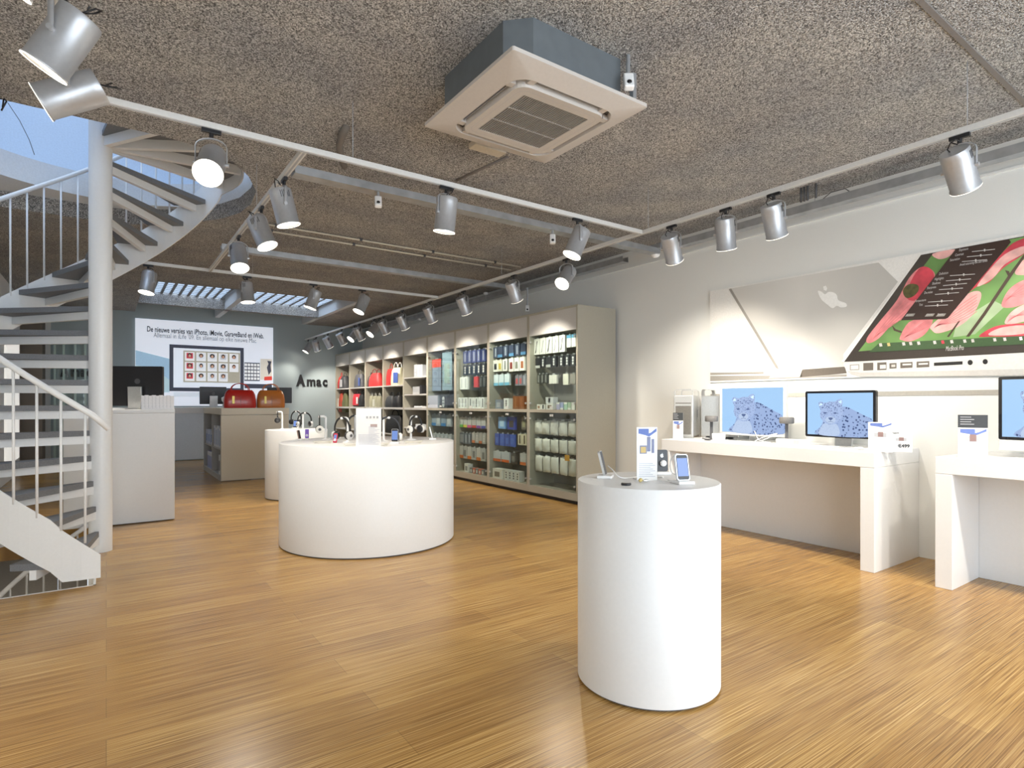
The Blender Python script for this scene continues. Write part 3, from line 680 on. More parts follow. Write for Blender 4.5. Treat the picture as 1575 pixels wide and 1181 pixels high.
def row(x0, x1, ya, yb, n, cols, kind, desc, rowname, hung=True, motifs=None, soft=False, X=4.87, dp=.03, gap=.86, rest=None, cat=None):
    xm = (x0+x1)/2
    z1 = at_x(*c1(xm, ya), X).z; z0 = at_x(*c1(xm, yb), X).z
    Ya = at_x(*c1(x0, ya), X).y; Yb = at_x(*c1(x1, ya), X).y; st = (Ya-Yb)/n
    b = bay_of(at_x(*c1(xm, (ya+yb)/2), CX).y)
    if rest is not None: z1 = z1-z0+rest; z0 = rest
    for i in range(n):
        Y = Ya-st*(i+.5)
        Y = min(max(Y, YB[b]+.03+st*gap/2+.002), YB[b+1]-.03-st*gap/2-.002)
        d = desc[i % len(desc)] if isinstance(desc, (list, tuple)) else desc
        rn = rowname.replace('right half of the ', 'right-hand ').replace('left half of the ', 'left-hand ').replace('right end of the ', 'far-right ').replace('right of the ', 'right-hand ')
        if 'of the lower half' in rn: rn = 'lower ' + rn.replace(' of the lower half', '')
        lab = '%s, %s from left, %s, %s glass cabinet' % (d, ORD[i], rn, BAYW[b]) if n > 1 else '%s %s, %s glass cabinet' % (d, rn, BAYW[b])
        pack(kind, cat or 'package', lab, Y, z0, st*gap, z1-z0, cols[i % len(cols)], hung, motifs[i % len(motifs)] if motifs else None, X, dp, rowname+' of the '+BAYW[b]+' glass cabinet', soft=soft, lean=(random.uniform(-.05, .05) if soft else 0))
WW = (.82, .80, .74); CRM = (.78, .74, .62)
# rightmost
row(672, 852, 215, 308, 5, [WW], 'accessory_box', 'white hanging box with a dark motif', 'top row', motifs=[('wave', DARK), ('wave', (.3, .3, .3))])
row(858, 913, 202, 272, 2, [WW], 'accessory_box', 'white box with blue upper half', 'right end of the top row', motifs=[('top', (.10, .32, .50))])
row(680, 802, 330, 388, 4, [DARK], 'accessory_box', 'black pack with small white parts', 'second row', motifs=[('foot', (.5, .5, .48)), ('dots', WHITE)])
row(812, 912, 318, 382, 3, [DARK], 'accessory_box', 'black pack with white earphones', 'right half of the second row', motifs=[('dots', WHITE)])
row(690, 752, 426, 478, 3, [(.08, .08, .07)], 'accessory_box', 'dark slim pack', 'third row', motifs=[('stripe', (.3, .3, .28))])
row(756, 806, 430, 480, 1, [(.85, .82, .74)], 'accessory_box', 'plain cream square pack hanging', 'mid third row')
row(836, 872, 424, 486, 1, [(.80, .77, .66)], 'accessory_box', 'tall cream pack hanging', 'right of the third row')
row(876, 912, 424, 480, 1, [(.34, .31, .27)], 'accessory_box', 'brown grey pouch hanging', 'right end of the third row')
row(697, 746, 598, 627, 2, [WW], 'small_box', 'little white box with dark mark', 'middle shelf', False, [('window', (.35, .2, .12)), ('stripe', DARK)], rest=ZM1+.001, dp=.08)
row(750, 795, 592, 627, 1, [WW], 'small_box', 'white box with brown picture under another box,', 'middle shelf', False, [('window', (.25, .18, .12))], rest=ZM1+.001, dp=.09)
zb_ = at_x(*c1(772, 592), 4.87).z-at_x(*c1(772, 627), 4.87).z+ZM1+.002
row(745, 795, 555, 590, 1, [(.75, .75, .74)], 'small_box', 'pale grey box stacked on another box,', 'middle shelf', False, [('dots', (.4, .4, .4))], rest=zb_, dp=.08)
row(805, 912, 585, 627, 5, [(.45, .42, .60), (.35, .40, .62), (.40, .60, .45), (.45, .58, .40), WW], 'small_box', ['violet and white small box', 'blue and white small box', 'teal green small box', 'green and yellow small box', 'white box with dark mark'], 'right end of the middle shelf', False, [('top', WW), ('foot', WW)], rest=ZM1+.001, dp=.06)
row(664, 913, 690, 772, 5, [(.84, .82, .74)], 'cable_bag', 'white padded cable bag', 'top row of the lower half', soft=True, dp=.06, gap=.9)
row(670, 913, 798, 872, 5, [(.80, .78, .69)], 'cable_bag', 'white padded cable bag', 'middle row of the lower half', soft=True, dp=.06, gap=.9)
row(674, 913, 898, 990, 5, [(.78, .76, .67)], 'cable_bag', 'white padded cable bag', 'bottom row of the lower half', soft=True, dp=.06, gap=.88)
row(842, 872, 884, 918, 1, [(.75, .38, .05)], 'price_tag', 'small orange tag hanging', 'bottom row of the lower half', True, X=4.825, dp=.004, cat='tag')
# second
row(435, 630, 262, 325, 6, [(.05, .06, .10)], 'accessory_box', 'dark blister pack with grey stripe', 'top row', motifs=[('stripe', (.30, .33, .40)), ('foot', (.10, .25, .45))])
row(437, 524, 345, 410, 3, [WW, (.75, .72, .6), WW], 'accessory_box', ['white pack with black disc', 'white pack with yellow disc', 'white pack with dark strip'], 'second row', motifs=[('window', DARK), ('window', (.6, .45, .08)), ('stripe', (.2, .2, .2))])
row(529, 622, 332, 408, 3, [(.86, .83, .76)], 'accessory_box', ['white pack showing dark red case', 'white pack showing grey case', 'white pack showing brown case'], 'right half of the second row', motifs=[('window', (.25, .05, .04)), ('window', (.25, .24, .2)), ('window', (.38, .12, .05))], X=4.84)
row(443, 536, 427, 490, 3, [(.72, .80, .84)], 'accessory_box', 'white pack with a light blue foot', 'third row', motifs=[('foot', (.20, .50, .70))])
row(566, 630, 432, 490, 3, [(.22, .22, .25)], 'accessory_box', 'grey pack with red print', 'right half of the third row', motifs=[('window', (.50, .08, .08)), ('window', (.45, .10, .10)), ('stripe', (.4, .4, .42))])
row(462, 504, 568, 620, 1, [(.22, .25, .30)], 'speaker_dock', 'dark grey accessory box at the left of', 'the middle shelf', False, [('window', (.4, .42, .45))], rest=ZM1+.001, dp=.10)
row(508, 540, 560, 620, 1, [(.80, .80, .78)], 'speaker_dock', 'white accessory box standing beside a grey one', 'on the middle shelf', False, [('dots', (.2, .2, .2))], rest=ZM1+.001, dp=.08)
row(568, 632, 547, 620, 2, [(.25, .09, .03)], 'brown_box', 'brown leather look box', 'middle shelf', False, [('stripe', (.32, .13, .05))], rest=ZM1+.001, dp=.12, gap=.95)
row(468, 515, 668, 735, 1, [(.22, .42, .75)], 'accessory_box', 'light blue software box hanging', 'top of the lower half', motifs=[('window', (.5, .68, .85))])
row(519, 571, 668, 740, 1, [(.05, .08, .40)], 'accessory_box', 'deep blue box hanging', 'top of the lower half', motifs=[('window', (.10, .08, .07))])
row(600, 631, 670, 740, 1, [(.22, .19, .15)], 'accessory_box', 'brown box hanging', 'top of the lower half', motifs=[('window', (.35, .33, .2))])
row(450, 566, 765, 833, 4, [(.06, .10, .38), (.08, .14, .50)], 'accessory_box', 'blue blister pack', 'second row of the lower half', motifs=[('window', (.10, .18, .55))])
row(581, 632, 765, 828, 2, [(.75, .68, .5)], 'accessory_box', 'cream pack with dark tools', 'right of the second row of the lower half', motifs=[('stripe', (.12, .09, .05))])
row(437, 536, 865, 922, 2, [(.55, .58, .60)], 'accessory_box', 'grey white pack with orange foot', 'third row of the lower half', motifs=[('foot', (.70, .16, .04))])
row(541, 572, 872, 935, 1, [(.10, .09, .08)], 'accessory_box', 'black hanging pack', 'third row of the lower half', motifs=[('window', (.25, .24, .22))])
row(592, 631, 875, 942, 1, [(.62, .62, .60)], 'accessory_box', 'clear pack with orange edge', 'right end of the third row of the lower half', motifs=[('foot', (.70, .20, .06))])
row(452, 511, 962, 1016, 1, [(.80, .78, .70)], 'small_box', 'white box with dark slot standing on', 'the floor shelf', False, [('window', (.2, .18, .15))], rest=.143, dp=.14)
row(516, 602, 968, 1025, 4, [(.72, .72, .68)], 'small_box', 'narrow white and black box', 'floor shelf', False, [('dots', DARK)], rest=.143, dp=.10)
# third
row(270, 400, 290, 360, 5, [(.04, .05, .16)], 'accessory_box', 'navy blister pack with a pale strip', 'top row', motifs=[('stripe', (.32, .32, .38))])
row(270, 400, 370, 428, 5, [(.03, .03, .04)], 'accessory_box', 'black pack with two white capsules', 'second row', motifs=[('dots', (.7, .65, .6))])
row(247, 299, 442, 512, 2, [(.85, .85, .83)], 'accessory_box', 'plain white remote pack', 'third row', motifs=[('stripe', (.62, .62, .62))])
row(330, 356, 440, 500, 1, [(.55, .04, .04)], 'accessory_box', 'red coiled cable pack hanging', 'third row')
row(362, 400, 440, 500, 2, [(.05, .05, .05)], 'accessory_box', 'black coiled cable pack', 'third row', motifs=[('stripe', (.15, .15, .15))])
row(252, 306, 541, 602, 3, [(.82, .82, .80)], 'small_box', 'upright white box', 'middle shelf left group', False, [('stripe', (.4, .4, .42))], rest=ZM1+.001, dp=.10)
row(315, 402, 541, 604, 5, [(.82, .82, .80)], 'small_box', 'upright white box', 'middle shelf right group', False, [('stripe', (.12, .12, .13)), ('window', (.6, .6, .6))], rest=ZM1+.001, dp=.10)
cc = [(.15, .50, .10), (.70, .60, .08), (.70, .10, .25), (.60, .04, .05), (.25, .08, .40), (.08, .10, .40)]
row(245, 400, 672, 730, 6, [(.60, .60, .58)], 'accessory_box', ['green footed pack', 'yellow footed pack', 'pink footed pack', 'red footed pack', 'violet footed pack', 'blue footed pack'], 'top row of the lower half', motifs=[('foot', q) for q in cc])
row(242, 316, 760, 820, 4, [(.14, .16, .19)], 'accessory_box', 'dark grey pack with a pale strip', 'second row of the lower half', motifs=[('stripe', (.45, .47, .5))])
row(320, 400, 760, 818, 4, [(.50, .48, .45)], 'accessory_box', 'grey pack with orange foot', 'right half of the second row of the lower half', motifs=[('foot', (.65, .20, .08)), ('dots', (.75, .72, .7))])
row(245, 400, 840, 910, 6, [(.62, .61, .58), (.5, .5, .48)], 'accessory_box', 'clear fronted pack with orange foot', 'third row of the lower half', motifs=[('foot', (.68, .2, .05)), ('window', (.2, .2, .2))])
row(286, 311, 937, 985, 1, [(.8, .8, .76)], 'small_box', 'white upright box standing on', 'the floor shelf', False, [('window', (.3, .3, .3))], rest=.143, dp=.09)
row(316, 398, 966, 996, 5, [(.25, .25, .25), (.6, .15, .1)], 'small_box', 'low dark roll', 'floor shelf', False, [('window', (.6, .6, .58))], rest=.143, dp=.08)
# leftmost glass
row(82, 141, 342, 520, 1, [(.16, .20, .28)], 'boxed_panel_product', 'tall dark blue panel with red top hanging', 'upper left', True, [('top', (.62, .06, .04))], dp=.012)
row(146, 209, 300, 516, 1, [(.22, .30, .36)], 'boxed_panel_product', 'tall plain blue green panel hanging', 'upper right', True, [('window', (.26, .34, .32))], dp=.012)
row(76, 140, 547, 616, 1, [(.30, .34, .40)], 'equipment_box', 'grey blue box standing at the left of', 'the middle shelf', False, [('foot', (.45, .48, .54))], rest=ZM1+.001, dp=.18)
row(148, 196, 542, 612, 1, [(.04, .04, .05)], 'equipment_box', 'black box with a pale round picture on', 'the middle shelf', False, [('dots', (.6, .6, .62))], rest=ZM1+.001, dp=.12)
row(86, 206, 655, 720, 4, [(.35, .42, .50), (.4, .44, .48)], 'accessory_box', 'pale blue blister pack', 'top row of the lower half', motifs=[('foot', (.06, .22, .50)), ('window', (.6, .62, .64))])
row(100, 210, 765, 800, 5, [(.45, .47, .48)], 'small_box', 'low clear grey box', 'lower shelf', True, [('window', (.6, .6, .62))], dp=.05)
# ---------------------------------------------------------------- bags and items on the open bays
def c6(x, y): return (500+x/8.4375, 520+y/8.4375)
def bag(label, x0, x1, yt, zb, col, top=.8, dp=.16, handles=1, hcol=None, X=4.89, panel=None, group='bags in the open shelving', hang=False, lean=0):
    xm = (x0+x1)/2; Ya = at_x(*c6(x0, yt), X).y; Yb = at_x(*c6(x1, yt), X).y; z1 = at_x(*c6(xm, yt), X).z
    wd = (Ya-Yb)*.95; Y = (Ya+Yb)/2; h = z1-zb; b = bay_of(at_x(*c6(xm, yt), CX).y); Y = min(max(Y, YB[b]+.035+wd/2), YB[b+1]-.035-wd/2)
    t = thing('bag', label, 'bag', (X, Y, zb), R(-90), group)
    m = MB(); vs = []; lv = [(0, 1, 1), (.12, 1.03, 1.05), (.5, 1.0, 1.0), (.85, top+.06, .75), (1.0, top, .45)]; n = 20
    for (v, a_, b_) in lv:
        for i in range(n):
            q = 2*pi*i/n; cx, sx = cos(q), sin(q); e = .45
            vs.append((wd/2*a_*math.copysign(abs(cx)**e, cx), dp/2*b_*math.copysign(abs(sx)**e, sx), v*h))
    fs = [(k*n+i, k*n+(i+1) % n, (k+1)*n+(i+1) % n, (k+1)*n+i) for k in range(len(lv)-1) for i in range(n)]
    m.add(vs, fs, True); m.add(vs[:n], [tuple(reversed(range(n)))]); m.add(vs[-n:], [tuple(range(n))]); o = m.build('bag_body', colm(col, .55), t)
    if panel:
        m = MB(); m.box(wd*(panel[0]-.5), -dp/2*1.07, h*.12, wd*(panel[1]-.5), -dp/2*1.03, h*.72); m.build('side_panel', colm(panel[2], .5), t)
    m = MB(); m.tube([(-wd/2*top*.9, -dp*.28, h*.86), (0, -dp*.31, h*.88), (wd/2*top*.9, -dp*.28, h*.86)], .004, 6); m.build('zip', DKG, t)
    for k in range(handles):
        yy = (-.25+.5*k)*dp if handles > 1 else 0
        m = MB(); m.tube([(wd*.24*cos(pi*i/10), yy, h*.95+min(.14, h*.35)*sin(pi*i/10)) for i in range(11)], .007, 8); m.build('handle', colm(hcol or col, .5), t)
    if hang:
        m = MB(); m.tube([(0, 0, h+.0), (0, 0, h+.06), (0, .36, h+.06)], .004, 6); m.build('hook', ALU, t)
    return t
s1 = zsb+.001; s2 = ZM1+.001
bag('small red bag standing at the left of the far end bay', 166, 202, 500, s1, RED, .5)
bag('rounded black bag with silver disc in the far end bay', 220, 300, 495, s1, (.05, .05, .055), .6, .2, panel=(.3, .7, (.4, .4, .42)))
bag('grey mesh bag with blue edge standing in the second bay from the far end', 405, 500, 468, s1, (.10, .10, .11), .8, panel=(.75, .98, (.06, .10, .30)))
bag('dark brown bag standing behind the large red handbag', 570, 594, 490, s1, (.05, .03, .03), .8)
bag('large glossy red handbag with two looped handles in the third bay from the far end', 605, 735, 455, s1, (.62, .04, .04), .72, .2, 2, (.20, .02, .02))
bag('plain red tote standing left of the yellow and blue tote', 790, 866, 405, s1, (.50, .03, .03), .9, .14, 1)
bag('yellow, white and blue tote with white handles', 890, 1002, 385, s1, (.82, .78, .55), .9, .18, 2, (.85, .85, .82), panel=(.45, 1, (.06, .11, .38)))
def zat(y, x): return at_x(*c6(x, y), 4.91).z
bag('orange red and white sling bag hanging in the far end bay', 160, 210, 715, zat(955, 190), (.45, .06, .03), .5, .12, 1, (.3, .05, .03), panel=(.0, .22, (.8, .78, .72)), hang=True)
bag('olive green messenger bag hanging in the far end bay', 240, 300, 715, zat(960, 260), (.12, .12, .05), .6, .12, 1, hang=True)
bag('red and white bag hanging in the second bay from the far end', 370, 452, 725, zat(870, 410), (.60, .03, .05), .9, .12, 1, (.05, .05, .05), panel=(.72, 1, (.8, .8, .78)), hang=True)
bag('black bag hanging beside the red and white one', 458, 502, 730, zat(880, 480), (.02, .02, .022), .8, .12, 1, hang=True)
for k, (a_, b_) in enumerate(((590, 630), (634, 682), (686, 732))):
    bag(['leftmost', 'middle', 'rightmost'][k]+' beige canvas bag hanging below the large red handbag', a_, b_, 752, zat(900, 660), (.30, .29, .20), .9, .10, 1, (.55, .55, .5), panel=(.2, .8, (.5, .5, .42)) if k == 1 else None, hang=True)
bag('charcoal backpack standing below the plain red tote', 822, 915, 748, s2, (.035, .038, .042), .75, .2)
bag('black backpack standing below the yellow and blue tote', 918, 995, 748, s2, (.015, .015, .017), .75, .2)
bag('large black case on the bottom shelf of the bay with the backpacks', 800, 990, 1000, .652, (.01, .01, .011), .9, .2)
bag('black case on the lower shelf under the beige canvas bags', 560, 730, 1010, .652, (.02, .02, .02), .9, .2)
def sbox(name, label, x0, x1, yt, z, col, n=1, dp=.12, motif=None, group=None):
    X = 4.90; st = (x1-x0)/n
    for i in range(n):
        a_, b_ = x0+i*st, x0+(i+1)*st
        Ya = at_x(*c6(a_, yt), X).y; Yb = at_x(*c6(b_, yt), X).y; z1 = at_x(*c6((a_+b_)/2, yt), X).z; wd = (Ya-Yb)*.94; Y = (Ya+Yb)/2; b = bay_of(at_x(*c6((a_+b_)/2, yt), CX).y)
        Y = max(Y, YB[b]+.034+wd/2)
        pack(name, 'package', label if n == 1 else '%s, %s from left' % (label, ORD[i]), Y, z, wd, max(.03, z1-z), col, False, motif, X, dp, group)
sbox('accessory_pack', 'silver patterned pack, top shelf of the small item bay', 1190, 1300, 345, zs5[0]+.001, (.48, .50, .54), 3, .12, ('dots', (.75, .78, .8)), 'patterned packs on the top shelf')
sbox('grey_box', 'pale grey speaker box on the second shelf of the small item bay', 1178, 1268, 630, zs5[1]+.001, (.42, .43, .44), 1, .14, ('foot', (.5, .5, .5)))
sbox('black_box', 'black upright box beside the pale grey speaker box', 1272, 1300, 612, zs5[1]+.001, (.02, .02, .022), 1, .14)
sbox('white_box', 'white box on the middle shelf of the small item bay', 1196, 1302, 880, ZM1+.001, (.80, .80, .80), 3, .14, ('foot', (.55, .58, .62)), 'white boxes on the middle shelf')
sbox('white_box', 'white box on the lowest visible shelf behind the right headphones', 1215, 1300, 1115, zs5[2]+.001, (.72, .74, .76), 1, .14, ('foot', (.5, .55, .62)))
# ================================================================ back wall
def sign(label, px0, px1, pyb, h, cap=True):
    p = at_y(px0, pyb, BY-.02); q = at_y(px1, pyb, BY-.02)
    t = thing('wall_lettering', label, 'sign', (p.x, BY-.03, p.z)); wA = (q.x-p.x)
    text_part('letter', 'A', h*1.45, T(p.x, BY-.012, p.z) @ MY, BLK, t, bold=.02, width=wA*.30, depth=.01)
    cx = p.x+wA*.315
    for ch, ww in (('m', .29), ('a', .17), ('c', .16)):
        text_part('letter', ch, h*1.28, T(cx, BY-.012, p.z) @ MY, BLK, t, bold=.014, width=wA*ww, depth=.01); cx += wA*(ww+.04)
sign('black shop name lettering on the grey blue wall right of the lit poster', 457, 503, 593, .255)
sign('black shop name lettering on the rear wall half hidden behind the staircase', 94, 140, 578, .21)
PYZ = BY-.035
pt = lambda x, y, e=0: at_y(x, y, PYZ-e)
def c5(x, y): return (200+x/5.25, 470+y/5.25)
bp = thing('advertising_poster', 'large lit poster of a computer screen of portraits on the rear wall', 'poster', (1.9, BY-.03, .9))
POST = mat('lit_poster_white', (.80, .84, .9), .5, emit=.32, ecol=(.82, .88, 1.0))
def EM(name, c, e=.5): return mat(name, c, .5, emit=e*.55, ecol=c)
pa = pt(208, 489); pb = pt(420, 517)
m = MB(); m.box(pa.x, PYZ, 1.21, pb.x, BY-.002, pa.z); m.build('poster_board', POST, bp, world=True)
zt_ = pa.z
def quad(name, x0, z0, x1, z1, m_, e, par=bp):
    m = MB(); m.box(x0, PYZ-e, z0, x1, PYZ-e+.0015, z1); return m.build(name, m_, par, world=True)
def P5(x, y): q = pt(*c5(x, y)); return q.x, q.z
def rq(name, xa, ya, xb, yb, m_, e):      # rectangle by its image corners, squared up on the wall
    a_ = P5(xa, ya); b_ = P5(xb, yb); zc = (P5(xa, ya)[1]); return quad(name, a_[0], b_[1], b_[0], a_[1], m_, e)
m = MB(); m.poly([pt(*c5(x, y), .002) for x, y in ((45, 360), (320, 430), (320, 700), (45, 700))]); m.build('printed_sky_panel', EM('poster_sky', (.36, .55, .72), .5), bp, world=True)
m = MB(); m.poly([pt(*c5(x, y), .003) for x, y in ((45, 480), (180, 500), (320, 600), (320, 700), (45, 700))]); m.build('printed_sea_panel', EM('poster_sea', (.48, .66, .72), .5), bp, world=True)
x0, z1 = P5(318, 310); x1, z0 = P5(918, 688); dkb = EM('poster_bezel', (.05, .055, .08), .5)
quad('printed_monitor', x0, P5(330, 690)[1], x1, P5(330, 312)[1], dkb, .004)
sz0 = P5(350, 660)[1]; sz1 = P5(350, 340)[1]; sx0 = P5(350, 400)[0]; sx1 = P5(890, 400)[0]
quad('printed_screen', sx0, sz0, sx1, sz1, EM('poster_screen', (.80, .86, .95), .6), .006)
ax0 = P5(430, 400)[0]; az1 = P5(440, 362)[1]; az0 = P5(440, 618)[1]; ax1 = P5(888, 400)[0]
quad('printed_album', ax0, az0, ax1, az1, EM('poster_tan', (.45, .42, .33), .5), .008)
hair = [(.03, .02, .02), (.10, .05, .03), (.02, .02, .025), (.05, .03, .02)]; bgc = [(.6, .06, .08), (.75, .8, .85), (.7, .72, .75), (.6, .62, .66), (.85, .85, .88)]
k = 0
for r_ in range(3):
    for c_ in range(5):
        if r_ == 2 and c_ == 4: continue
        dx = (ax1-ax0-.03)/5; dz = (az1-az0-.03)/3; X0 = ax0+.03+c_*dx; Z1 = az1-.03-r_*dz; wd = dx*.84; hh = dz*.86
        m = MB(); m.box(X0, PYZ-.0095, Z1-hh, X0+wd, PYZ-.008, Z1); f = m.build('printed_portrait', EM('portrait_card', (.85, .86, .88), .6), bp, world=True)
        cx = X0+wd/2; cz = Z1-hh*.42
        def disc(nm, cx, cz, rx, rz, mm, e):
            m = MB(); m.poly([(cx+rx*cos(2*pi*i/16), PYZ-e, cz+rz*sin(2*pi*i/16)) for i in range(16)]); m.build(nm, mm, f).location = (-bp.location.x, -bp.location.y, -bp.location.z)
        m = MB(); m.poly([(cx-wd*.34, PYZ-.0100, cz-hh*.33), (cx+wd*.34, PYZ-.0100, cz-hh*.33), (cx+wd*.34, PYZ-.0100, cz+hh*.32), (cx-wd*.34, PYZ-.0100, cz+hh*.32)]); m.build('picture_ground', EM('pgr%d' % (k % 5), bgc[k % 5], .5), f).location = (-bp.location.x, -bp.location.y, -bp.location.z)
        disc('printed_hair', cx, cz+hh*.06, wd*(.20+.03*(k % 3)), hh*.25, EM('hair%d' % (k % 4), hair[k % 4], .4), .0105)
        disc('printed_face', cx, cz-hh*.01, wd*.13, hh*.17, EM('poster_skin', (.62, .36, .25), .5), .011)
        k += 1
quad('printed_monitor_base', P5(350, 0)[0], P5(560, 738)[1], P5(920, 0)[0], P5(560, 700)[1], EM('poster_silver', (.70, .76, .84), .55), .003)
# right hand printed panel
a_ = P5(922, 470); b_ = P5(1048, 610); quad('printed_panel', a_[0], b_[1], b_[0], P5(985, 460)[1], EM('poster_dark', (.10, .11, .13), .5), .003)
for i in range(5):
    for j in range(5):
        w_ = (b_[0]-a_[0])/5; h_ = (P5(985, 460)[1]-b_[1])/5.4; quad('printed_tile', a_[0]+i*w_+.008, b_[1]+j*h_+.03, a_[0]+(i+1)*w_-.008, b_[1]+(j+1)*h_+.006, MATS['portrait_card'], .005)
a_ = P5(1052, 450); b_ = P5(1148, 600); quad('printed_photo', a_[0], b_[1], b_[0], P5(1100, 430)[1], EM('poster_photo', (.70, .66, .58), .5), .003)
m = MB(); m.poly([pt(*c5(x, y), .006) for x, y in ((1108, 445), (1142, 450), (1135, 480), (1140, 530), (1120, 560), (1105, 500), (1118, 470))]); m.build('printed_figure', EM('poster_figure', (.06, .06, .09), .4), bp, world=True)
m = MB(); m.poly([pt(*c5(x, y), .006) for x, y in ((1085, 575), (1145, 570), (1147, 602), (1083, 604))]); m.build('printed_red_object', EM('poster_red', (.7, .06, .04), .5), bp, world=True)
quad('printed_keyboard_strip', P5(925, 0)[0], P5(1000, 668)[1], P5(1145, 0)[0], P5(1000, 632)[1], dkb, .004)
TXT = mat('poster_text_dark', (.04, .04, .05), .6); TXG = mat('poster_text_grey', (.32, .33, .36), .6)
q0 = P5(135, 208); q1 = P5(1078, 208); text_part('headline', 'De nieuwe versies van iPhoto, iMovie, GarageBand en iWeb.', .165, T(q0[0], PYZ-.003, q0[1]) @ MY, TXT, bp, width=q1[0]-q0[0], bold=.003)
q0 = P5(190, 255); q1 = P5(1025, 255); text_part('subheadline', "Allemaal in iLife '09. En allemaal op elke nieuwe Mac.", .15, T(q0[0], PYZ-.003, q0[1]) @ MY, TXG, bp, width=q1[0]-q0[0])
# ---------------------------------------------------------------- cash counters
def counter():
    t = thing('cash_counter', 'high white counter front beside the spiral staircase', 'counter', (.2, 7.25, 0))
    m = MB(); m.box(-.35, 7.26, .01, .61, 7.36, 1.165); m.build('front_panel', W, t, world=True, bevel=.003)
    m = MB(); m.box(-.35, 7.25, 1.166, .612, 7.85, 1.20); m.build('counter_top', W, t, world=True, bevel=.003)
    m = MB(); m.box(-.35, 7.38, .01, -.30, 7.84, 1.165); m.box(.56, 7.36, .01, .61, 7.84, 1.165); m.build('side_panel', W, t, world=True)
counter()
mc = thing('storage_counter', 'beige block counter with open side shelves below the red and orange handbags', 'counter', (2.0, 10.34, 0))
def P(n, mt, *b, **k): m = MB(); m.box(*b); return m.build(n, mt, mc, world=True, **k)
P('front_panel', BLOCK, 1.52, 10.34, .01, 2.57, 10.38, 1.075, bevel=.002); P('back_panel', CABI, 1.95, 10.38, .01, 1.98, 12.33, 1.07)
P('top_slab', BLOCK, 1.52, 10.335, 1.08, 2.575, 12.37, 1.19, bevel=.003); P('side_frame', HEAD, 1.52, 10.382, .0, 1.94, 10.42, 1.078); P('side_frame', HEAD, 1.52, 12.32, .0, 1.95, 12.37, 1.078)
P('divider', HEAD, 1.52, 11.32, .09, 1.95, 11.36, 1.078); P('bottom_board', HEAD, 1.52, 10.421, .0, 1.95, 12.32, .09)
P('right_panel', BLOCK, 2.53, 10.38, .01, 2.57, 12.36, 1.075)
P('shelf', HEAD, 1.53, 10.421, .50, 1.95, 11.32, .525); P('shelf', HEAD, 1.53, 11.36, .50, 1.95, 12.32, .525)
bc = thing('rear_counter', 'white rear counter slab spanning from the beige block towards the left', 'counter', (.6, 12.7, 0))
m = MB(); m.box(-.2, 12.38, 1.08, 1.95, 13.1, 1.19); m.build('counter_top', W, bc, world=True, bevel=.003)
for x in (-.2, 1.85): m = MB(); m.box(x, 12.45, 0, x+.1, 13.05, 1.079); m.build('leg_panel', W, bc, world=True)
m = MB(); m.box(-.3, BY-.03, .02, 2.6, BY-.003, 1.12); struct('trim_back', m, mat('pale_blue_white_panel', (.62, .66, .69), .5))
# software boxes on the block's side shelves
BXB = (.20, .33, .62)
for i in range(4): pack('software_box', 'package', 'white and blue box, upper side shelf of beige counter, %s from front' % ORD[i], 10.56+.19*i, .527, .15, .33+.03*(i % 2), (.75, .78, .84), False, ('stripe', BXB), 1.612, .16, 'boxes on the upper side shelf')
for i in range(3): pack('software_box', 'package', 'blue fronted box, farther side shelf of beige counter, %s from front' % ORD[i], 11.50+.28*i, .527, .22, .26, (.55, .6, .75), False, ('window', BXB), 1.612, .16, 'boxes on the farther side shelf')
pack('software_box', 'package', 'narrow white box with dark print standing at the bottom front of the beige block', 10.62, .092, .16, .32, (.82, .82, .80), False, ('window', (.15, .15, .15)), 1.585, .1)
pack('software_box', 'package', 'large blue and white box at the far bottom of the beige block', 11.75, .092, .60, .30, (.35, .42, .68), False, ('top', (.75, .78, .85)), 1.64, .2)
# nine white boxes on the left counter
m0 = None
for i in range(9):
    px = 217+ (267-217)*(i+.5)/9; p = at_y(px, 625, 7.36)
    t = thing('software_case', 'slim white case, %s from the left in the upright row on the left counter' % ORD[i], 'box', (p.x, 7.36, 1.2005), 0, 'row of slim white cases')
    m = MB(); m.box(-.0175, -.06, 0, .0175, .06, .150+.006*(i % 2)); m.build('case_body', colm((.74, .72, .72), .35), t, bevel=.002)
    m = MB(); m.box(-.0185, -.0605, .02, -.0165, -.055, .148); m.build('spine_edge', GREYP, t)
m = MB()
for i in range(5): m.box(.0, .0, .001+i*.004, .16+.01*(i % 3), .12, .004+i*.004, Rz(.12*(i-2)))
tag(m.build('paper_stack', CARD, None, (-.02, 7.42, 1.2)), 'loose stack of white papers on the left counter', 'paper')
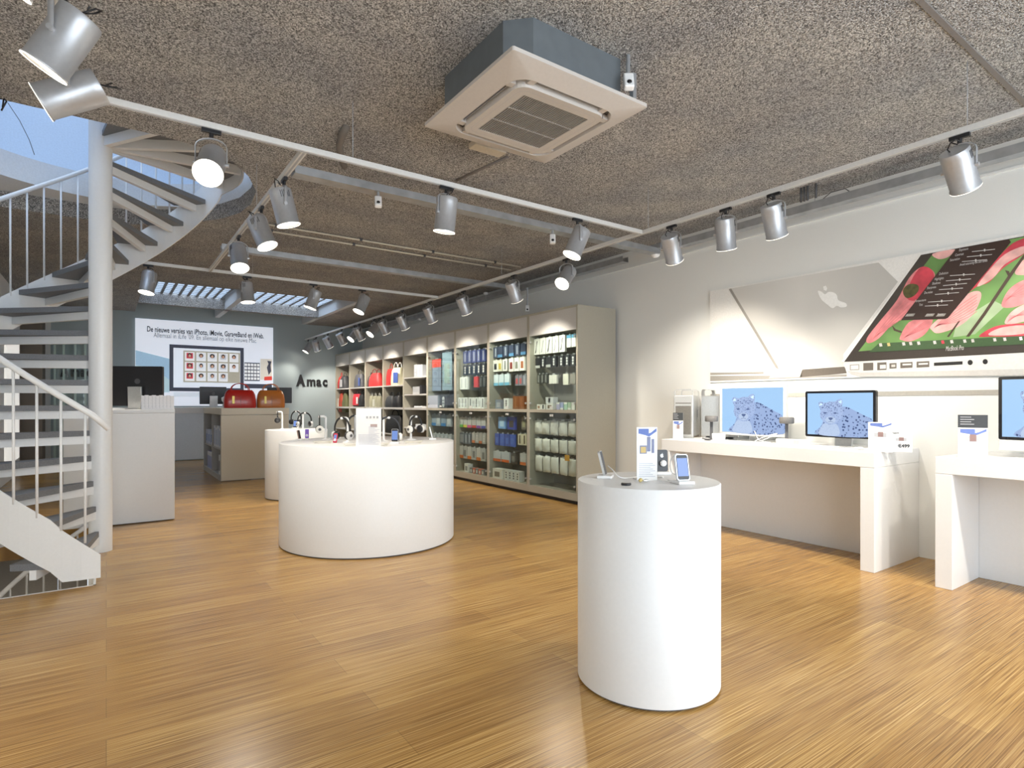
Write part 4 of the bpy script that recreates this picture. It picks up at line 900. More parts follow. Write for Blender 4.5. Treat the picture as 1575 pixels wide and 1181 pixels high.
# ---------------------------------------------------------------- monitors
def monitor(label, loc, rz, wd, h, zb, bez, frame, back=False, screen=True, tilt=0, chin=0, leo=True, lift=.06):
    t = thing('monitor', label, 'monitor', loc, rz)
    M = T(0, 0, zb) @ Rx(tilt)
    m = MB(); m.prism(rrect(wd/2, .012, 4, h/2), -.02, .02, M @ T(0, 0, h/2) @ Rx(R(90))); m.build('frame', frame, t, bevel=.002)
    if screen:
        m = MB(); m.box(-wd/2+bez, -.0212, bez+chin, wd/2-bez, -.0205, h-bez, M); m.build('screen', SCREENB if leo else SCREENB, t)
        if leo:
            W_ = wd-2*bez; H_ = h-2*bez-chin; z0 = bez+chin; X = lambda u: -W_/2+u*W_; Z = lambda v: z0+v*H_; y = -.0216
            def pl(nm, pts, mm, e=0): m = MB(); m.poly([(X(u), y-e, Z(v)) for u, v in pts], M); m.build(nm, mm, t)
            pl('picture_body', smooth([(.16, 0), (.22, .2), (.28, .38), (.45, .62), (.60, .68), (.75, .58), (.88, .48), (.999, .36), (.999, 0)]), LEO)
            hd = [(.24, .35), (.205, .46), (.215, .58), (.19, .68), (.18, .76), (.22, .80), (.28, .77), (.36, .80), (.44, .80), (.49, .85), (.54, .86), (.56, .78), (.55, .66), (.565, .54), (.54, .42), (.50, .34), (.44, .27), (.36, .25), (.30, .28)]
            dk = EM('leopard_dark', (.03, .05, .12), .9); pale = EM('leopard_pale', (.60, .72, .90), 1.0); mid = EM('leopard_mid', (.22, .32, .55), 1.0)
            pl('picture_chest', smooth([(.20, 0), (.22, .18), (.30, .30), (.40, .27), (.48, .24), (.50, .0)]), LEOL, .0002)
            pl('picture_head', smooth(hd), LEOH, .0004)
            for sx in ((.185, .70, .225, .775, .25, .715), (.485, .79, .545, .84, .54, .75)): pl('picture_ear', [(sx[0], sx[1]), (sx[2], sx[3]), (sx[4], sx[5])], mid, .0007)
            pl('picture_muzzle', smooth([(.31, .31), (.29, .37), (.32, .425), (.375, .44), (.43, .42), (.455, .37), (.43, .30), (.37, .27)]), LEOL, .0008)
            pl('picture_nose', smooth([(.34, .41), (.375, .42), (.41, .41), (.395, .37), (.375, .355), (.355, .37)]), dk, .0012)
            pl('picture_mouth', [(.373, .36), (.377, .36), (.378, .33), (.42, .31), (.42, .303), (.375, .322), (.33, .303), (.33, .31), (.372, .33)], dk, .0012)
            for ex in (.285, .445): pl('picture_eye', smooth([(ex-.028, .52), (ex, .548), (ex+.028, .525), (ex, .505)]), dk, .0012)
            for k_ in range(9):
                u_ = .25+.033*k_; v_ = .66+.03*((k_*5) % 3); pl('picture_spot', [(u_+.009*cos(a), v_+.016*sin(a)) for a in [2*pi*i/8 for i in range(8)]], dk, .0011)
    if back:
        m = MB(); m.poly([(.03*cos(a), .0208, h*.62+.03*sin(a)) for a in [2*pi*i/16 for i in range(16)]][::-1], M); m.build('back_logo', DKG, t)
    m = MB(); m.box(-.07, -.005, 0, .07, .02, zb+h*(.48 if back else .2), T(0, .055, 0) @ Rx(R(-3 if back else -6))); m.build('stand', ALU, t, bevel=.003)
    m = MB(); m.box(-.09, -.06, 0, .09, .12, .006); m.build('foot', ALU, t, bevel=.002)
    return t
DZ = .901
monitor('large aluminium framed monitor showing a snow leopard, beside the silver towers', (5.12, 3.235, DZ), R(-90), .70, .49, .055, .028, ALUM)
monitor('black bezelled monitor showing a snow leopard near the right end of the first desk', (5.12, 2.42, DZ), R(-90), .575, .40, .075, .02, BLKG)
monitor('black bezelled computer with pale chin cut off by the right edge of the view', (5.05, 1.04, DZ), R(-90), .575, .43, .12, .02, BLKG, leo=True)
p = at_x(1540, 670, 5.03); m = MB(); m.box(-.2875, -.022, .045, .2875, .018, .119); t = thing('computer_chin', 'x', 'x')
bpy.data.objects.remove(t)
ch_par = [o for o in bpy.data.objects if o.name.startswith('monitor') and o.parent is None and o.get('label', '').startswith('black bezelled computer')][0]
m.build('chin_panel', ALUM, ch_par, bevel=.003)
p = at_y(213, 620, 7.62); monitor('black backed monitor turned away on the high left counter', (p.x, 7.66, 1.2005), R(180-28), .52, .44, .04, .02, BLK, back=True, leo=False)
p = at_y(328, 620, 12.6); monitor('small black backed monitor left of the red handbag', (p.x, 12.62, 1.1905), R(180), .47, .34, .06, .02, BLK, back=True, leo=False)
p = at_y(430, 620, 11.6); monitor('small black backed monitor behind the orange handbag', (p.x, 11.6, 1.1905), R(165), .44, .30, .08, .02, BLK, back=True, leo=False)
m = MB(); m.lathe([(.04, 0), (.04, .05), (.015, .08), (.05, .13), (.055, .18), (.01, .21)], 20); p = at_y(346, 622, 12.0); tag(m.build('desk_lamp', WPL, None, (p.x, 12.05, 1.1905)), 'white rounded desk fitting between the small monitor and red handbag', 'lamp')
# ---------------------------------------------------------------- handbags on the block
def handbag(label, px0, px1, col, hc):
    a_ = at_y(px0-1, 620, 10.5); b_ = at_y(px1, 620, 10.5); wd = (b_.x-a_.x)*1.0; h = .30; dp = .18
    t = thing('handbag', label, 'handbag', ((a_.x+b_.x)/2, 10.52, 1.1905)); m = MB(); vs = []; n = 28
    lv = [(0, .97, .95), (.08, 1.0, 1.03), (.45, .99, 1.0), (.75, .93, .85), (.92, .84, .6), (1, .74, .36)]
    for v, a2, b2 in lv:
        for i in range(n):
            q = 2*pi*i/n; cx, sx = cos(q), sin(q); vs.append((wd/2*a2*math.copysign(abs(cx)**.42, cx), dp/2*b2*math.copysign(abs(sx)**.5, sx), v*h))
    m.add(vs, [(k*n+i, k*n+(i+1) % n, (k+1)*n+(i+1) % n, (k+1)*n+i) for k in range(len(lv)-1) for i in range(n)], True); m.add(vs[:n], [tuple(reversed(range(n)))]); m.add(vs[-n:], [tuple(range(n))])
    m.build('bag_body', mat('leather_'+hc, col, .28, bump=.3, bscale=120, coat=.3), t)
    for yy in (-.05, .05): m = MB(); m.tube([(.09*wd/.45*1.4*cos(pi*i/12), yy, h*.93+.13*sin(pi*i/12)**.8) for i in range(13)], .007, 8); m.build('handle', mat('leather_'+hc, col), t)
    m = MB(); m.box(-wd*.27, -dp/2*1.06, .07, -wd*.19, -dp/2*1.0, .20); m.build('buckle_tab', mat('brass', (.45, .33, .10), .35, .8), t, bevel=.006)
    m = MB(); m.tube([(0, -dp/2*1.02, .02), (0, -dp/2*1.03, .12), (0, -dp/2*.9, .2)], .0018, 5); m.tube([(-wd*.42, -dp/2*.7, .235), (0, -dp/2*.72, .238), (wd*.42, -dp/2*.7, .235)], .002, 5); m.build('seam', DKG, t)
handbag('glossy red leather handbag on the beige block counter', 345, 394, (.50, .018, .012), 'red'); handbag('orange brown leather handbag on the beige block counter', 396, 438, (.48, .15, .025), 'tan')
# ---------------------------------------------------------------- desk items
def tower(label, loc, rz):
    t = thing('computer_tower', label, 'computer', loc, rz); w_, h, d = .10, .47, .45
    m = MB(); m.box(-w_, 0, .02, w_, d, h-.02); m.build('case', ALU, t, bevel=.006)
    m = MB(); m.box(-.08, -.004, .04, .08, 0, .46-.06); m.build('front_grille', mat('perforated_front', (.20, .19, .17), .4, .5, var=.4, bscale=300), t)
    m = MB()
    for k in range(2): m.box(-.08, -.007, .34+.035*k, .08, -.0042, .365+.035*k)
    m.build('drive_door', ALU, t)
    for yy in (.02, d-.06): m = MB(); m.tube([(-.09, yy, h-.03), (-.09, yy, h+.03), (-.075, yy, h+.045), (.075, yy, h+.045), (.09, yy, h+.03), (.09, yy, h-.03)], .03, 4, flat=.006); m.build('handle', ALU, t)
    m = MB()
    for yy in (.02, d-.06): m.box(-w_, yy, 0, w_, yy+.04, .02)
    m.build('foot', ALU, t)
    m = MB(); M_ = T(w_+.0015, d*.62, .28) @ Matrix.Scale(-1, 4, (0, 1, 0)); apple(m, lambda u, v: (w_+.0015, d*.62+u*.05, .26+v*.06)); m.build('side_logo', GREYP, t)
    return t
APPLE = [(.0, .62), (-.25, .72), (-.52, .66), (-.75, .42), (-.80, .08), (-.68, -.35), (-.45, -.72), (-.22, -.85), (0, -.76), (.22, -.85), (.45, -.72), (.68, -.32), (.74, -.18), (.52, .0), (.46, .25), (.54, .48), (.70, .58), (.5, .72), (.25, .72)]
LEAF = [(.02, .78), (.04, 1.0), (.16, 1.18), (.34, 1.26), (.33, 1.04), (.2, .86)]
def apple(m, f):
    for L in (APPLE, LEAF): m.poly([f(u, v) for u, v in L])
p = at_x(1046, 677, 5.0); tower('silver computer tower with perforated dark front at the left end of the desk', (5.0, at_x(1051, 677, 5.0).y, DZ-.001), R(-62))
tower('second silver computer tower seen from the side behind the round speaker', (5.36, 3.93, DZ-.001), R(180))
def speaker(label, px, py, turn):
    p = at_z(px, py, DZ); t = thing('desk_speaker', label, 'speaker', (p.x, p.y, DZ), turn)
    m = MB(); m.lathe([(.065, 0), (.065, .006), (.01, .010)], 32); m.build('base', DKG, t)
    m = MB(); m.box(-.014, -.006, .006, .014, .006, .19, Rx(R(-6))); m.build('stem', DKG, t)
    m = MB(); m.lathe([(.055, .0), (.062, .008), (.062, .05), (.055, .058)], 32, T(0, .01, .185)); m.build('speaker_head', mat('speaker_grille_cloth', (.15, .145, .14), .7, var=.2, bscale=200), t)
speaker('grey round topped speaker left of the large snow leopard monitor', 1094, 677, R(-60)); speaker('grey round topped speaker right of the large snow leopard monitor', 1210, 683, R(-60))
def keyboard(label, Y, X=4.90, wd=.42):
    t = thing('keyboard', label, 'keyboard', (X, Y, DZ-.0005), R(-90)); m = MB(); m.box(-wd/2, -.06, 0, wd/2, .06, .008); m.build('tray', ALUM, t, bevel=.002)
    m = MB()
    for i in range(18):
        for j in range(5): m.box(-wd/2+.008+i*(wd-.016)/18+.001, -.054+j*.0218+.001, .008, -wd/2+.008+(i+1)*(wd-.016)/18-.001, -.054+(j+1)*.0218-.001, .012)
    m.build('keys', WPL, t)
def mouse(label, Y, X=4.90):
    m = MB(); vs = []; 
    t = thing('mouse', label, 'mouse', (X, Y, DZ), R(-90)); m.lathe([(.5, 0), (.52, .2), (.42, .75), (.2, .97), (.01, 1.0)], 24, Matrix.Diagonal((.058, .105, .022, 1))); m.build('shell', WPL, t)
keyboard('white keyboard in front of the large snow leopard monitor', 3.30); mouse('white mouse beside the left keyboard', 2.98)
keyboard('white keyboard in front of the black bezelled monitor', 2.50, 4.92, .30); mouse('white mouse in front of the black bezelled monitor', 2.18, 4.92)
keyboard('white keyboard on the right edge desk', 1.02, 4.88)
t = thing('external_drive', 'small white box device behind the left keyboard', 'device', (5.12, 3.30-.02, DZ)); m = MB(); m.box(-.05, .03, 0, .05, .12, .07); m.build('case', WPL, t, bevel=.006)
t.location = (4.98, 3.44, DZ)
def cable(label, pts, m_=None, r=.0028, mtl=WPL):
    m = MB()
    P_ = [Vector(p) for p in pts]; out = []
    for i in range(len(P_)-1):
        p0 = P_[max(i-1, 0)]; p1 = P_[i]; p2 = P_[i+1]; p3 = P_[min(i+2, len(P_)-1)]
        for k in range(6):
            u = k/6; out.append(.5*((2*p1)+(-p0+p2)*u+(2*p0-5*p1+4*p2-p3)*u*u+(-p0+3*p1-3*p2+p3)*u**3))
    out.append(P_[-1]); m.tube(out, r, 6); return tag(m.build('cable', mtl, None, tuple(P_[0]), world=True), label, 'cable')
cable('tangle of white monitor cables under the large snow leopard monitor', [(5.1, 3.2, DZ+.10), (5.02, 3.1, DZ+.02), (5.0, 3.0, DZ+.05), (5.06, 2.95, DZ+.09), (5.05, 3.05, DZ+.06), (4.98, 3.12, DZ+.01), (5.08, 3.02, DZ+.004)], r=.004)
cable('dark cable winding along the desk behind the left speaker', [(5.08, 3.78, DZ+.004), (5.0, 3.65, DZ+.004), (5.05, 3.5, DZ+.006), (4.98, 3.42, DZ+.004), (5.03, 3.35, DZ+.004)], mtl=DKG, r=.004)
t = thing('display_box', 'low white product box right of the black bezelled monitor stand', 'box', (4.97, 2.76, DZ), R(-90)); m = MB(); m.box(-.13, -.03, 0, .13, .05, .05); m.build('carton', WPL, t, bevel=.003); m = MB(); m.box(.03, -.0315, .01, .08, -.030, .045); m.build('printed_picture', GREYP, t)
# information cards
def card(label, loc, rz, wd, h, style, tilt=0, z=None):
    t = thing('information_card', label, 'card', loc, rz); M = Rx(tilt)
    m = MB(); m.box(-wd/2, -.002, 0, wd/2, .002, h, M); m.build('card', CARD, t)
    m = MB(); m.box(-wd/2, .0, 0, wd/2, .05, .004); m.build('card_foot', CARD, t)
    def B(nm, x0, z0, x1, z1, mm, e=.0026): m = MB(); m.box(x0*wd, -e-.0003, z0*h, x1*wd, -e, z1*h, M); m.build(nm, mm, t)
    top = 1.0
    if 'k' in style: B('black_header', -.5, .70, .5, 1.0, DARKP); top = .70; 
    if 'k' in style:
        m = MB()
        for i in range(4): m.box(-.42*wd, -.0035, h*(.94-.055*i), wd*(-.05+.1*(i % 2)), -.003, h*(.955-.055*i), M)
        m.build('header_lines', GREYP, t)
    if 'b' in style:
        m = MB(); m.poly([(x*wd, -.0031, (top-1+zz)*h) for x, zz in ((-.42, .97), (-.42, .88), (-.1, .85), (.1, .82), (.46, .92), (.46, .98), (.2, .90), (.08, .88), (.08, .97))], M); m.build('blue_header', BLUEP, t)
    if 'p' in style:
        B('printed_device', -.25, .42*top+.08, .25, .42*top+.22, GREYP); B('printed_screen', -.1, .42*top+.09, .12, .42*top+.25, mat('print_red_dark', (.25, .16, .15), .6), .003)
    m = MB()
    for i in range(8): m.box(-.40*wd, -.0034, h*(.06+.035*i), wd*(.40-.12*((i*7) % 3)), -.003, h*(.072+.035*i), M)
    m.build('printed_lines', mat('pale_print', (.55, .56, .62), .7), t)
    return t
p = at_z(1043, 679, DZ); card('information card with black header in front of the silver tower', (4.86, at_x(1043, 679, 4.86).y, DZ), R(-66), .105, .27, 'kbp')
card('small blue headed card at the right end of the first desk', (4.80, at_x(1354, 688, 4.80).y, DZ), R(-66), .155, .225, 'bp')
cp = card('price card reading 499 euro at the right end of the first desk', (4.93, at_x(1386, 687, 4.93).y, DZ), R(-66), .14, .165, 'p')
m_ = text_part('price_text', '€499', .034, Matrix.Identity(4) @ MY, DARKP, None, bold=.0012); m_.parent = cp; m_.location = (-.02, -.0036, .035)
m_ = text_part('price_heading', 'Apple', .02, Matrix.Identity(4) @ MY, DARKP, None); m_.parent = cp; m_.location = (-.06, -.0036, .138)
card('information card with black header on the right edge desk', (4.79, at_x(1496, 698, 4.79).y, DZ), R(-66), .16, .29, 'kbp')
# ---------------------------------------------------------------- wall poster on the right
XP = WX-.018
rp = thing('advertising_poster', 'wide wall poster of silver laptops and a pink flower screen above the desks', 'poster', (XP, 2.4, 1.5))
ptop = at_x(1092, 448, XP).z; pbot = 1.50; yl = at_x(1092, 500, XP).y
m = MB(); m.box(XP, -.6, pbot, WX-.002, yl, ptop); m.build('poster_board', mat('poster_white', (.84, .83, .80), .45), rp, world=True)
LAY = [0]
def pp(name, pts, mtl, lay, curve=False):
    m = MB(); m.poly([at_x(x, y, XP-.0008*lay) for x, y in pts]); return m.build(name, mtl, rp, world=True)
def c6b(x, y): return (1090+x/3.247, 360+y/3.247)
def q6(L): return [c6b(x, y) for x, y in L]
silv = bpy.data.materials.new('printed_silver_lid'); silv.use_nodes = True
n_, l_ = nodes(silv); tc_ = n_.new('ShaderNodeTexCoord'); sx_ = n_.new('ShaderNodeSeparateXYZ'); l_.new(tc_.outputs['Object'], sx_.inputs[0]); mr = n_.new('ShaderNodeMapRange'); mr.inputs[1].default_value = -.3; mr.inputs[2].default_value = 1.6
l_.new(sx_.outputs['Y'], mr.inputs[0]); r_ = ramp(n_, [(0, (.50, .49, .46)), (.45, (.70, .69, .66)), (1, (.60, .585, .55))]); l_.new(mr.outputs[0], r_.inputs[0]); l_.new(r_.outputs[0], n_['Principled BSDF'].inputs['Base Color'])
GR1 = mat('print_grey_light', (.58, .56, .53), .5); GR2 = mat('print_grey_mid', (.34, .32, .29), .5); GR3 = mat('print_grey_dark', (.14, .12, .10), .5)
pp('printed_page_edge', q6([(8, 692), (275, 688), (275, 698), (8, 704)]), GR2, 1)
pp('printed_shadow_line', q6([(8, 708), (460, 706), (690, 700), (690, 712), (300, 724), (8, 734)]), GR2, 1)
pp('printed_laptop_lid', q6([(105, 275), (115, 271), (848, 142), (945, 238), (672, 600), (676, 664), (360, 676), (335, 668)]), silv, 2)
pp('printed_lid_edge', q6([(100, 275), (112, 271), (345, 660), (350, 676), (335, 668)]), GR2, 3)
pp('printed_laptop_base', q6([(330, 678), (455, 674), (470, 684), (465, 712), (300, 720)]), GR1, 3)
pp('printed_hinge', q6([(468, 676), (680, 662), (690, 695), (455, 714)]), GR3, 3)
WP = mat('print_white', (.92, .92, .90), .4)
pp('printed_logo', q6(smooth([(545, 285), (565, 288), (580, 300), (600, 288), (625, 292), (640, 305), (648, 330), (685, 345), (688, 362), (660, 366), (640, 358), (618, 370), (590, 350), (562, 325)])), WP, 4)
pp('printed_logo_leaf', q6([(572, 262), (585, 257), (592, 270), (588, 284), (574, 278)]), WP, 4)
pp('printed_lid_rim', q6([(664, 636), (1052, 108), (1065, 104), (690, 640)]), WP, 4)
BEZ = mat('print_black_brown', (.055, .045, .038), .3)
pp('printed_bezel', q6([(676, 638), (1060, 104), (1575, 10), (1575, 0), (2600, -190), (2600, 560), (1575, 600)]), BEZ, 5)
pp('printed_screen', q6([(748, 586), (1122, 96), (1575, 14), (2500, -160), (2500, 490), (1575, 508)]), mat('print_green', (.17, .34, .10), .4, var=.35, bscale=3), 6)
pp('printed_light_patch', q6([(1240, 440), (1420, 330), (1480, 360), (1330, 500), (1220, 515)]), mat('print_green_light', (.38, .50, .30), .4, var=.25, bscale=4), 7)
PK = mat('print_pink', (.78, .26, .27), .4, var=.30, bscale=9); PKR = mat('print_red_pink', (.62, .06, .09), .4, var=.25, bscale=10); PKL = mat('print_pale_pink', (.82, .45, .42), .4, var=.2, bscale=12)
def petal(pts, m_, lay=8): pp('printed_petal', q6(smooth(pts)), m_, lay)
petal([(1118, 98), (1228, 76), (1200, 112), (1150, 125)], PKL)
petal([(790, 520), (850, 440), (940, 330), (1000, 220), (1060, 165), (1110, 175), (1130, 215), (1080, 300), (1010, 400), (920, 450), (850, 520), (800, 545)], PK)
petal([(1010, 235), (1060, 165), (1110, 175), (1125, 220), (1090, 290), (1050, 330), (990, 320)], PKR, 9)
pp('printed_flower_centre', q6(smooth([(972, 275), (1000, 250), (1040, 252), (1050, 275), (1030, 305), (995, 320), (975, 305)])), mat('print_brown_green', (.10, .09, .03), .5, var=.3, bscale=30), 10)
petal([(955, 515), (1000, 440), (1080, 420), (1120, 430), (1080, 500), (1010, 535), (965, 530)], PK)
petal([(1112, 455), (1200, 380), (1290, 300), (1350, 285), (1360, 320), (1320, 400), (1250, 460), (1150, 495), (1115, 480)], PKL)
petal([(1270, 310), (1400, 170), (1500, 60), (1575, 20), (1640, 0), (1620, 60), (1560, 110), (1470, 170), (1400, 240), (1340, 262)], PKR)
petal([(1340, 262), (1400, 180), (1480, 100), (1575, 60), (1575, 95), (1480, 150), (1420, 220)], PKL, 9)
petal([(1462, 355), (1490, 290), (1540, 245), (1600, 230), (1640, 300), (1570, 350), (1500, 368)], PK)
petal([(1478, 440), (1510, 390), (1575, 350), (1660, 330), (1680, 400), (1560, 440), (1500, 450)], PKL)
petal([(1350, 510), (1420, 465), (1500, 450), (1620, 445), (1700, 460), (1640, 508), (1420, 512)], PKR, 8)
petal([(1400, 505), (1450, 470), (1560, 455), (1640, 470), (1560, 500)], PKL, 9)
petal([(1530, 190), (1570, 130), (1680, 100), (1680, 190), (1560, 205)], PKL)
VEIN = mat('print_vein', (.70, .20, .22), .5)
def vein(x0, y0, x1, y1, b, lay=9.5):
    dx, dy = x1-x0, y1-y0; mx, my = (x0+x1)/2-dy*b, (y0+y1)/2+dx*b; P_ = [((1-t)**2*x0+2*t*(1-t)*mx+t*t*x1, (1-t)**2*y0+2*t*(1-t)*my+t*t*y1) for t in [i/8 for i in range(9)]]
    pp('printed_vein', q6(P_+[(x+1.2, y+2.2) for x, y in P_[::-1]]), VEIN, lay)
for k_ in range(7): vein(1125+k_*4, 468-k_*3, 1340, 300+k_*14, .05+.04*(k_-3))
for k_ in range(5): vein(815+k_*8, 530-k_*8, 985+k_*12, 330+k_*8, .03*(k_-2)); vein(975+k_*4, 518-k_*3, 1100, 425+k_*8, .03*(k_-2)); vein(1475+k_*3, 345-k_*10, 1590, 240+k_*18, .04*(k_-2)); vein(1490+k_*3, 440-k_*8, 1650, 340+k_*12, .03*(k_-2))
STM = mat('print_stem', (.07, .045, .03), .5)
pp('printed_stem', q6([(1285, 512), (1370, 395), (1440, 290), (1500, 200), (1575, 100), (1575, 120), (1512, 212), (1452, 300), (1382, 405), (1302, 512)]), STM, 10)
pp('printed_stem', q6([(1480, 180), (1500, 185), (1510, 215), (1498, 215)]), STM, 10); pp('printed_stem', q6([(1190, 512), (1250, 430), (1256, 434), (1200, 514)]), STM, 9); pp('printed_stem', q6([(915, 455), (935, 475), (965, 485), (962, 494), (925, 482)]), STM, 9)
PNL = mat('print_panel_dark', (.045, .025, .02), .35)
pp('printed_tool_panel', q6([(960, 430), (1235, 74), (1500, 26), (1510, 40), (1195, 418), (1180, 424)]), PNL, 12)
LN = mat('print_pale_line', (.62, .60, .58), .4); m = MB()
for (x0, y0, x1, y1) in ((1315, 86, 1430, 74), (1290, 112, 1415, 100), (1265, 136, 1390, 126), (1205, 206, 1330, 198), (1185, 232, 1310, 222), (1170, 256, 1290, 244), (1150, 276, 1270, 268), (1130, 300, 1250, 290), (1095, 338, 1220, 330), (1080, 358, 1195, 352)):
    m.poly([at_x(*c6b(x, y), XP-.0008*13) for x, y in ((x0, y0), (x1, y1), (x1, y1+3), (x0, y0+3))])
    mx = x0+(x1-x0)*.55; my = (y0+y1)/2; m.poly([at_x(*c6b(x, y), XP-.0008*13.4) for x, y in ((mx-4, my-6), (mx+4, my-6), (mx+2, my+7), (mx-2, my+7))])
m.build('printed_slider', LN, rp, world=True)
def ptext(s, x0, x1, y, h, mtl=LN, lay=14, sh=.3):
    a_ = at_x(*c6b(x0, y), XP); b_ = at_x(*c6b(x1, y), XP); text_part('printed_text', s, h, T(XP-.0008*lay, a_.y, a_.z) @ MX, mtl, rp, width=abs(a_.y-b_.y), shear=sh, depth=.0001)
for s, x0, x1, y in (('Exposure', 1252, 1298, 87), ('Contrast', 1232, 1275, 112), ('Saturation', 1206, 1256, 137), ('Avoid saturating the skin tones', 1256, 1395, 160), ('Definition', 1152, 1198, 206), ('Highlights', 1130, 1176, 232), ('Shadows', 1118, 1160, 254), ('Sharpness', 1092, 1138, 276), ('De-noise', 1078, 1120, 300), ('Temperature', 1032, 1086, 341), ('Tint', 1052, 1070, 360)): ptext(s, x0, x1, y, .028)
for x in (980, 1078, 1134):
    pp('printed_button', q6([(x, 412), (x+12, 398), (x+52, 396), (x+42, 410)]), GR2, 13)
ptext('Reset', 988, 1020, 410, .02, lay=15); ptext('Close', 1088, 1118, 408, .02, lay=15); ptext('Done', 1144, 1172, 406, .02, lay=15)
pp('printed_toolbar', q6([(800, 590), (850, 545), (1575, 508), (1900, 492), (1900, 535), (1575, 550), (800, 590)]), mat('print_toolbar', (.05, .10, .04), .4), 11)
for i, x in enumerate((850, 890, 965, 1000, 1040, 1120, 1160, 1205, 1270, 1310, 1420, 1470, 1550)):
    y = 560-.045*(x-850); pp('printed_icon', q6([(x, y-14), (x+14, y-16), (x+18, y), (x+4, y+2)]), [LN, mat('print_gold', (.6, .5, .2), .4), LN, GR1, LN, LN, PKR, LN, LN, GR1, LN, LN, WP][i], 13)
ptext('MacBook Pro', 1185, 1275, 584, .055, LN, 13, .3)
BASE = mat('print_base_silver', (.72, .71, .68), .4)
pp('printed_base_side', q6([(676, 640), (1575, 592), (2600, 560), (2600, 690), (1575, 680), (780, 694), (700, 684), (680, 668)]), BASE, 6)
pp('printed_base_underside', q6([(690, 684), (760, 692), (1575, 674), (2600, 680), (2600, 705), (1575, 706), (760, 712), (715, 702)]), GR1, 7)
def rp_(x0, y0, x1, y1, m_, lay=8): pp('printed_port', q6([(x0, y0), (x1, y0-.05*(x1-x0)), (x1, y1-.05*(x1-x0)), (x0, y1)]), m_, lay)
rp_(705, 652, 752, 680, GR2); rp_(710, 656, 748, 676, BASE, 9); rp_(772, 644, 822, 682, GR3); rp_(842, 642, 888, 680, GR3); rp_(855, 653, 885, 673, BASE, 9); rp_(903, 645, 938, 672, GR3); rp_(912, 652, 932, 664, GR1, 9)
rp_(957, 641, 1018, 670, GR3); rp_(968, 648, 1012, 656, BASE, 9); rp_(1038, 637, 1102, 667, GR3); rp_(1048, 645, 1095, 653, BASE, 9); rp_(1125, 642, 1268, 658, mat('print_slot', (.02, .02, .02), .4))
for cx_, cy_ in ((1306, 641), (1381, 637)): pp('printed_port', q6([(cx_+13*cos(a), cy_+13*sin(a)) for a in [2*pi*i/16 for i in range(16)]]), MATS['print_slot'], 8)
m = MB(); m.box(WX-.006, -1, at_x(1225, 610, WX).z, WX-.001, yl, at_x(1225, 604, WX).z); struct('trim_4', m, mat('wall_groove', (.42, .40, .36), .7))
# ---------------------------------------------------------------- things on the plinths
def headphones(label, loc, rz, col, r=.085, group='headphones on the wide drum'):
    t = thing('headphones', label, 'headphones', loc, rz, group)
    m = MB(); m.tube([(r*cos(a), 0, r*1.15*sin(a)) for a in [R(-25)+(pi+R(50))*i/18 for i in range(19)]], .005, 8, flat=.010); m.build('headband', BLK, t)
    for sx in (-1, 1):
        m = MB(); m.lathe([(.0, 0), (.032, .0), (.037, .008), (.037, .022), (.03, .030), (.0, .030)], 28, T(sx*(r-.002), 0, -r*.55) @ Ry(R(90)*sx) @ T(0, 0, -.012), cap=False); m.build('ear_cup', mat('ear_shell_'+col, {'w': (.82, .80, .74), 'k': (.02, .02, .02), 's': (.5, .5, .5)}[col], .3), t)
        m = MB(); m.lathe([(.0, 0), (.034, 0), (.038, .008), (.036, .018), (.0, .018)], 28, T(sx*(r-.014), 0, -r*.55) @ Ry(R(-90)*sx), cap=False); m.build('ear_cushion', BLK, t)
        m = MB(); m.lathe([(.014, 0), (.012, .004)], 20, T(sx*(r+.018), 0, -r*.55) @ Ry(R(90)*sx)); m.build('ear_badge', DKG, t)
    return t
def hstand(label, px, py, plate, rz, ph=.20, hp=None, col='w', zt2=H1, group='headphone stands on the wide drum', hl='', r=.075, hrz=None):
    p = at_z(px, py, zt2); t = thing('headphone_stand', label, 'stand', (p.x, p.y, zt2), rz, group)
    m = MB(); m.lathe([(.05, 0), (.05, .004), (.02, .010), (.011, .02), (.010, ph)], 24); m.build('post', WPL, t)
    m = MB(); m.tube([(0, 0, ph-.002), (0, -.02, ph+.008), (0, -.05, ph+.008), (0, -.075, ph+.004)], .011, 10); m.build('arm', WPL, t)
    if hl:
        off = Rz(rz) @ Vector((0, -.06, 0)); headphones(hl, (p.x+off.x, p.y+off.y, zt2+ph-r*1.15+.012), rz if hrz is None else hrz, col, r, group.replace('headphone stands', 'headphones'))
def cz(d): return -YAW+R(d)         # heading relative to the camera
hstand('white headphone stand at the left of the wide drum', 501, 676, 0, cz(-55), .22, hl='white cupped headphones hanging at the left of the wide drum', hrz=cz(-70))
hstand('white headphone stand left of the large info card, nearer one', 535, 680, 0, cz(-40), .215, hl='black banded headphones with silver cup left of the large info card', col='s', r=.095, hrz=cz(-30))
hstand('white headphone stand directly behind the left edge of the large info card', 546, 671, 0, cz(20), .215, hl='dark headphones half hidden by the large info card', col='k', r=.08)
hstand('white headphone stand just right of the large info card', 590, 678, 0, cz(60), .215, hl='large hooped headphones right of the large info card', col='w', r=.11, hrz=cz(25))
hstand('white headphone stand at the right of the wide drum', 632, 676, 0, cz(60), .22, hl='white cupped headphones hanging at the right of the wide drum', hrz=cz(50))
G_ = 'headphone stands on the far plinth'
hstand('white headphone stand at the left of the far plinth', 434, 660, 0, cz(-80), .23, zt2=H1, group=G_, hl='slim headphones at the left of the far plinth', hrz=cz(-70), col='k', r=.07)
hstand('white headphone stand in the middle of the far plinth', 460, 658, 0, cz(-20), .23, zt2=H1, group=G_, hl='black headphones in the middle of the far plinth', col='k', r=.09)
